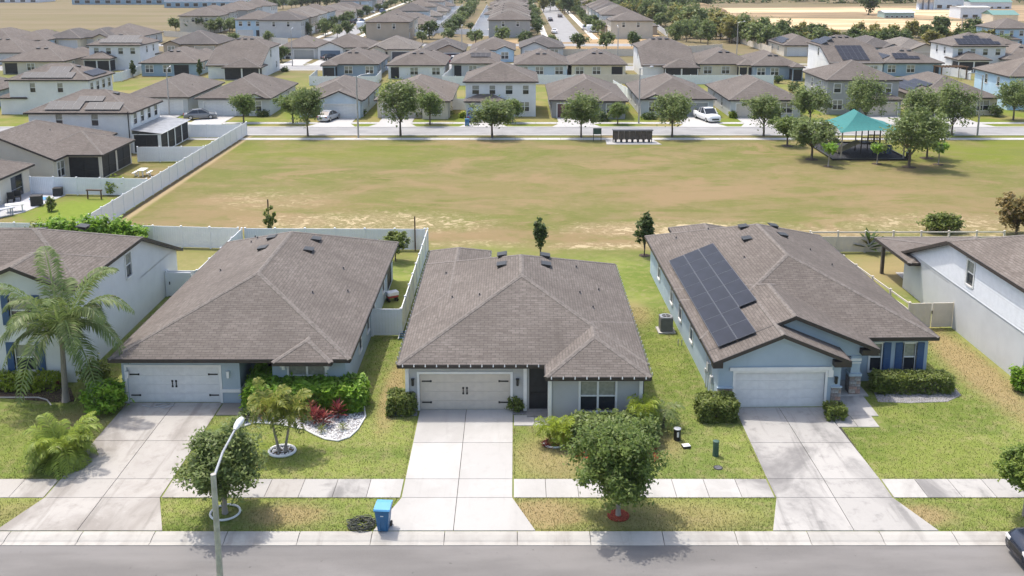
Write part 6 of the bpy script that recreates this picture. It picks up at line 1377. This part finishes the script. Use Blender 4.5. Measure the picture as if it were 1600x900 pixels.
for nm, X, n in (('left street', -61.5, 14), ('left street right verge', -46, 9), ('straight street', 7, 15), ('straight street right verge', 26, 15)):
    for k in range(n): ftree(X+rr.uniform(-1.5, 1.5), 302+k*(13+rr.random()*3), rr.choice((0, 1, 1)), rr.uniform(.6, .95), nth(k)+' small tree from the front along the distant %s' % nm, 'trees along the distant '+nm)
for k in range(14): x, y = G(275+k*8, 49+k*.2); ftree(x, y+rr.uniform(-3, 6), rr.choice((0, 0, 1)), rr.uniform(.75, 1.1), nth(k)+' tree from left in the clump behind the tan boundary wall', 'tree clump behind boundary wall')
for k in range(9): x, y = G(350+k*4, 36-k*1.4); ftree(x, y+rr.uniform(-3, 3), 0, rr.uniform(.9, 1.2), nth(k)+' tree from the front in the diagonal clump behind pale blue house', 'diagonal tree clump')
for k in range(14): x, y = G(425+k*9, 15-k*.55); ftree(x, y+rr.uniform(-6, 6), rr.choice((0, 1)), rr.uniform(.9, 1.3), nth(k)+' tree from left in the dark belt at the top left', 'top left tree belt')
for k in range(12): x, y = G(1050+5.6*k, rr.uniform(55, 74)); ftree(x, y, rr.choice((0, 0, 3)), rr.uniform(.8, 1.15), nth(k)+' tree from left in the grove at the brown lot corner', 'grove at the lot corner')
for k in range(62):
    f = k/61; px = 850+350*f; py = 14+62*f**1.25+rr.uniform(-6, 6)*(1-.3*f); x, y = G(px+rr.uniform(-9, 9), py); ftree(x, y, rr.choice((0, 0, 2, 2, 3)), rr.uniform(1.15, 1.55), nth(k)+' olive tree from upper left in the belt along the ditch', 'tree belt along the ditch')
for k in range(40): x, y = G(870+6*k, 6+rr.uniform(0, 16)); ftree(x, y, rr.choice((0, 1, 1, 3)), rr.uniform(1, 1.4), nth(k)+' dark tree from left in the wood behind straight street', 'wood behind the straight street')
for k in range(70):
    px = 1195+405*k/69; x, y = G(px, 70-4*math.sin(k*.2)+rr.uniform(-9, 6)); ftree(x, y, rr.choice((0, 2, 2, 1)), rr.uniform(.6, 1.1), nth(k)+' scrubby tree from left in the row before the sandy lot', 'tree row before the sandy lot')
for (px, py, l) in ((1468, 57, 'taller dark tree in the row before the industrial yard'), (1517, 60, 'isolated dark tree right in the row before the yard')): x, y = G(px, py); ftree(x, y, 1, 1.35, l, None)
x, y = G(1357, 23); ftree(x, y, 1, 1.9, 'single large dark tree on the sandy lot', None)
for (px, py, v, s, l) in ((22, 71, 0, .7, 'round shrub left of the pale blue gabled house'), (78, 73, 0, .9, 'round shrub right of the pale blue gabled house'), (116, 72, 0, .85, 'round shrub left of the cream gabled house'), (365, 74, 0, .75, 'shrubby tree right of the tan shuttered house'), (420, 68, 0, .7, 'low tree above the grey garage house')): x, y = G(px, py); ftree(x, y, v, s, l, None, 'round_shrub')
# sandy lot, mound, sheds, wood
def sandm(name, a, b):
    t = NT(name); p = t.pos(); n = t.noise(t.scalev(p, (.12, 1, 1)), .16, 5, .6); return t.out(t.mix(t.ramp(n, .42, .58), a, b), .95, .1)
M_SAND = sandm('sand', (.46, .32, .18), (.62, .47, .30)); M_DIRT = sandm('dirt', (.22, .165, .10), (.38, .27, .16))
props(MB().ext([G(*p) for p in ((1165, 44), (1640, 52), (1640, 38), (1400, 30), (1190, 28))], -.02, .02).build('sand_strip', M_SAND), kind='structure')
props(MB().ext([G(*p) for p in ((1130, 26), (1420, 29), (1640, 34), (1640, 8), (1380, 10), (1100, 12))], -.02, .014).build('dirt_lot', M_DIRT), kind='structure')
props(MB().ext([G(*p) for p in ((1100, 20), (1340, 19), (1480, 26), (1500, 15), (1400, 12), (1120, 13))], -.02, .026).build('sand_track', M_SAND), kind='structure')
props(MB().ext([G(*p) for p in ((880, 80), (985, 80), (1040, 62), (1020, 50), (945, 51), (800, 62), (700, 70))], -.02, .014).build('brown_lot', sandm('brown_lot_soil', (.25, .17, .085), (.38, .27, .15))), kind='structure')
mo = MB(); x, y = G(1092, 20); rg_ = []
for q in range(6):
    i = len(mo.v); rg_.append(i)
    for k in range(18): a = k*math.pi/9; rad = (1-q/5)*(1+.18*math.sin(3*a+q)); mo.v.append((x+13*rad*math.cos(a), y+8*rad*math.sin(a), 4.2*math.sin(q/5*math.pi/2)*(1+.08*math.sin(5*a))-.05))
for q in range(5):
    for k in range(18): mo.f.append((rg_[q]+k, rg_[q]+(k+1) % 18, rg_[q+1]+(k+1) % 18, rg_[q+1]+k)); mo.uv += [(0, 0)]*4
props(mo.build('earth_mound', M_DIRT, smooth=True), kind='structure')
def shed(name, label, px0, px1, py, dep, hh, wall, roofm, nwin=8, band=None, ridge=1.5, rows=1):
    (x0, y), (x1, _) = G(px0, py), G(px1, py); W = x1-x0; o = empty(name, (x0, y, 0), 0, label, 'building')
    MB().box(0, W, 0, dep, -.1, hh).build('wall', wall, o); b = MB(); b.poly([(-.4, -.4, hh), (W+.4, -.4, hh), (W+.4, dep/2, hh+ridge), (-.4, dep/2, hh+ridge)]); b.poly([(-.4, dep/2, hh+ridge), (W+.4, dep/2, hh+ridge), (W+.4, dep+.4, hh), (-.4, dep+.4, hh)]); b.poly([(0, 0, hh), (0, dep, hh), (0, dep/2, hh+ridge)]); b.poly([(W, 0, hh), (W, dep/2, hh+ridge), (W, dep, hh)]); b.build('roof', roofm, o)
    if band: MB().box(-.06, W+.06, -.08, dep, 0, hh*.42).build('wall_band', band, o)
    for r_ in range(rows):
        for k in range(nwin):
            ww = min(2.6, W/nwin*.5); xx = W*(k+.5)/nwin; zz = hh*(.10+.5*r_); q = link('window', cached(('sw', round(ww, 2), round(hh, 1)), lambda: MB().box(-ww/2-.1, ww/2+.1, -.16, -.02, -.1, hh*.24+.1).mesh('window', M_TRIM)), o, (xx, 0, zz)); link('pane', cached(('sp', round(ww, 2), round(hh, 1)), lambda: MB().box(-ww/2, ww/2, -.18, -.15, 0, hh*.24).mesh('pane', M_GLASS)), q)
    return o
WB, BB = plain('shed_white', (.66, .69, .72), .6), plain('shed_blue', (.26, .38, .46), .6)
shed('industrial_building', 'long white and blue building at the top left', 113, 257, 7, 22, 6.5, WB, WB, 9, BB, 1.2, 2); shed('industrial_building', 'second long white and blue building right of first', 257, 398, 12, 22, 6.5, WB, WB, 10, BB, 1.2, 2)
shed('industrial_building', 'pale warehouse at the very top left corner', -20, 60, 4, 20, 4, WB, plain('shed_grey', (.4, .42, .44), .6), 5, None, 1.2); shed('industrial_building', 'white apartment block right of the blue buildings', 402, 452, 8, 20, 8, WB, SH[0], 6, None, 1.5, 2)
shed('industrial_building', 'pale blue metal warehouse beside the silos', 1460, 1505, 15, 20, 6.5, plain('shed_sky', (.48, .58, .66), .5), WB, 3); shed('industrial_building', 'white hall under a green hipped roof at top right', 1516, 1580, 14, 16, 3.2, WB, plain('shed_green', (.13, .25, .22), .6), 5, None, 3.2); shed('industrial_building', 'white walled tank block before the green roofed hall', 1500, 1546, 29, 10, 4.5, WB, plain('shed_pale', (.55, .55, .52), .6), 3, None, .3); shed('industrial_building', 'cream shed with a small green roof at right', 1551, 1590, 37, 9, 3.2, plain('shed_cream', (.5, .46, .36), .6), MATS['shed_green'], 2, None, 1.5); shed('industrial_building', 'long low green and white shed on the sandy lot', 1382, 1428, 28, 8, 2.2, plain('shed_mint', (.32, .42, .38), .6), WB, 6, None, .6)
for k in range(3):
    x, y = G(1436+k*9, 15); o = empty('silo', (x, y, 0), 0, ('left', 'middle', 'right')[k]+' grey silo beside the pale blue warehouse', 'silo'); MB().cyl(0, 0, -.1, 6.5, 1.35).build('drum', M_STEEL, o, smooth=True); MB().tube([(0, 0, 6.5), (0, 0, 7.4)], [1.42, .2], 14).build('cone_roof', M_STEEL, o)
rr2 = np.random.default_rng(5); m = 520; C = np.stack([rr2.uniform(-60, 420, m), rr2.uniform(520, 640, m), rr2.uniform(1, 7, m)], 1); props(link('far_wood', leaves('far_wood', C, np.full(m, 4.5), 26000, 1.1, L_DARK, 9)), 'far mass of dark trees along the top edge', 'wood', kind='stuff')

# ------------------------------------------------------------------ turf blades on the near lawns
r = np.random.default_rng(3); n = 260000
Pxy = np.stack([r.uniform(-27, 32, n), 36.05+26*r.random(n)**1.25], 1)
ok = np.ones(n, bool)
for (x0, x1, y0, y1) in ((-21.0, -8.9, 47.6, 70), (-5.8, 6.6, 46.7, 66), (1.6, 6.6, 45.2, 47), (10.4, 23.4, 50.2, 71), (10.4, 17.4, 47, 50.5), (-40, -24.4, 50, 70), (27.9, 45, 49, 70), (-50, 50, YW0-.02, YW1+.02), (-20.8, -15.6, YW0, 47.8), (-5.1, -.05, YW0, 47), (11.45, 16.7, YW0, 47.3), (-.1, 1.8, 45.1, 47), (-15.7, -13, 46.2, 50), (16.3, 18.95, 44.9, 50.4)):
    ok &= ~((Pxy[:, 0] > x0) & (Pxy[:, 0] < x1) & (Pxy[:, 1] > y0) & (Pxy[:, 1] < y1))
for (xl, xr, fl, fr2) in ((-20.75, -15.65, -21.6, -14.65), (-5.02, -.12, -5.9, .85), (11.5, 16.65, 10.7, 17.6)):
    f = np.clip((YW0-Pxy[:, 1])/(YW0-36.0), 0, 1); ok &= ~((Pxy[:, 1] < YW0) & (Pxy[:, 0] > xl+(fl-xl)*f) & (Pxy[:, 0] < xr+(fr2-xr)*f))
fin = inpoly(bed); bx = (Pxy[:, 0] > min(xs)) & (Pxy[:, 0] < max(xs)) & (Pxy[:, 1] > min(ys)) & (Pxy[:, 1] < max(ys))
for i in np.nonzero(bx & ok)[0]:
    if fin(*Pxy[i]): ok[i] = False
E_ = []
for (x0, x1, y) in ((-15.5, -5.1, YW0-.05), (-15.5, -5.1, YW1+.05), (0, 11.4, YW0-.05), (0, 11.4, YW1+.05), (16.8, 32, YW0-.05), (16.8, 32, YW1+.05), (-27, -20.9, YW1+.05), (-14.6, -6, 36.04), (1, 10.6, 36.04), (17.7, 32, 36.04)):
    k = int((x1-x0)*45); E_.append(np.stack([r.uniform(x0, x1, k), y+r.normal(0, .035, k)], 1))
for (x, y0, y1) in ((-20.82, 40.1, 47), (-15.58, 40.1, 46), (-5.1, 40.1, 46.5), (-.05, 40.1, 45), (11.45, 40.1, 46.5), (16.6, 40.1, 44.8)):
    k = int((y1-y0)*45); E_.append(np.stack([x+r.normal(0, .035, k), r.uniform(y0, y1, k)], 1))
E_ = np.vstack(E_); Pxy = np.vstack([Pxy[ok], E_]); n = len(Pxy); a = r.uniform(0, 6.28, n); hh = r.uniform(.025, .07, n)*(1+1.2*(r.random(n) < .04)); d = np.stack([np.cos(a), np.sin(a)], 1); V = np.zeros((n, 3, 3))
V[:, 0, :2] = Pxy-d*.016; V[:, 1, :2] = Pxy+d*.016; V[:, 2, :2] = Pxy+np.stack([-d[:, 1], d[:, 0]], 1)*(r.uniform(-1, 1, n)*.05)[:, None]; V[:, 2, 2] = hh
props(link('grass', fast_mesh('grass', V.reshape(-1, 3), 3, M_BLADE)), 'short patchy turf on the front lawns', 'grass', kind='stuff')

# ------------------------------------------------------------------ the air between
t = NT('haze'); t.t.nodes.remove(t.b); v = t.n('ShaderNodeVolumePrincipled'); v.inputs['Color'].default_value = (.93, .95, 1, 1); v.inputs['Density'].default_value = .00010; v.inputs['Anisotropy'].default_value = .2
t.l(v.outputs[0], t.o.inputs['Volume'])
props(MB().box(-900, 900, -60, 900, -1.2, 25).build('haze', t.m), 'faint pale haze over the whole neighbourhood', 'haze', kind='stuff')
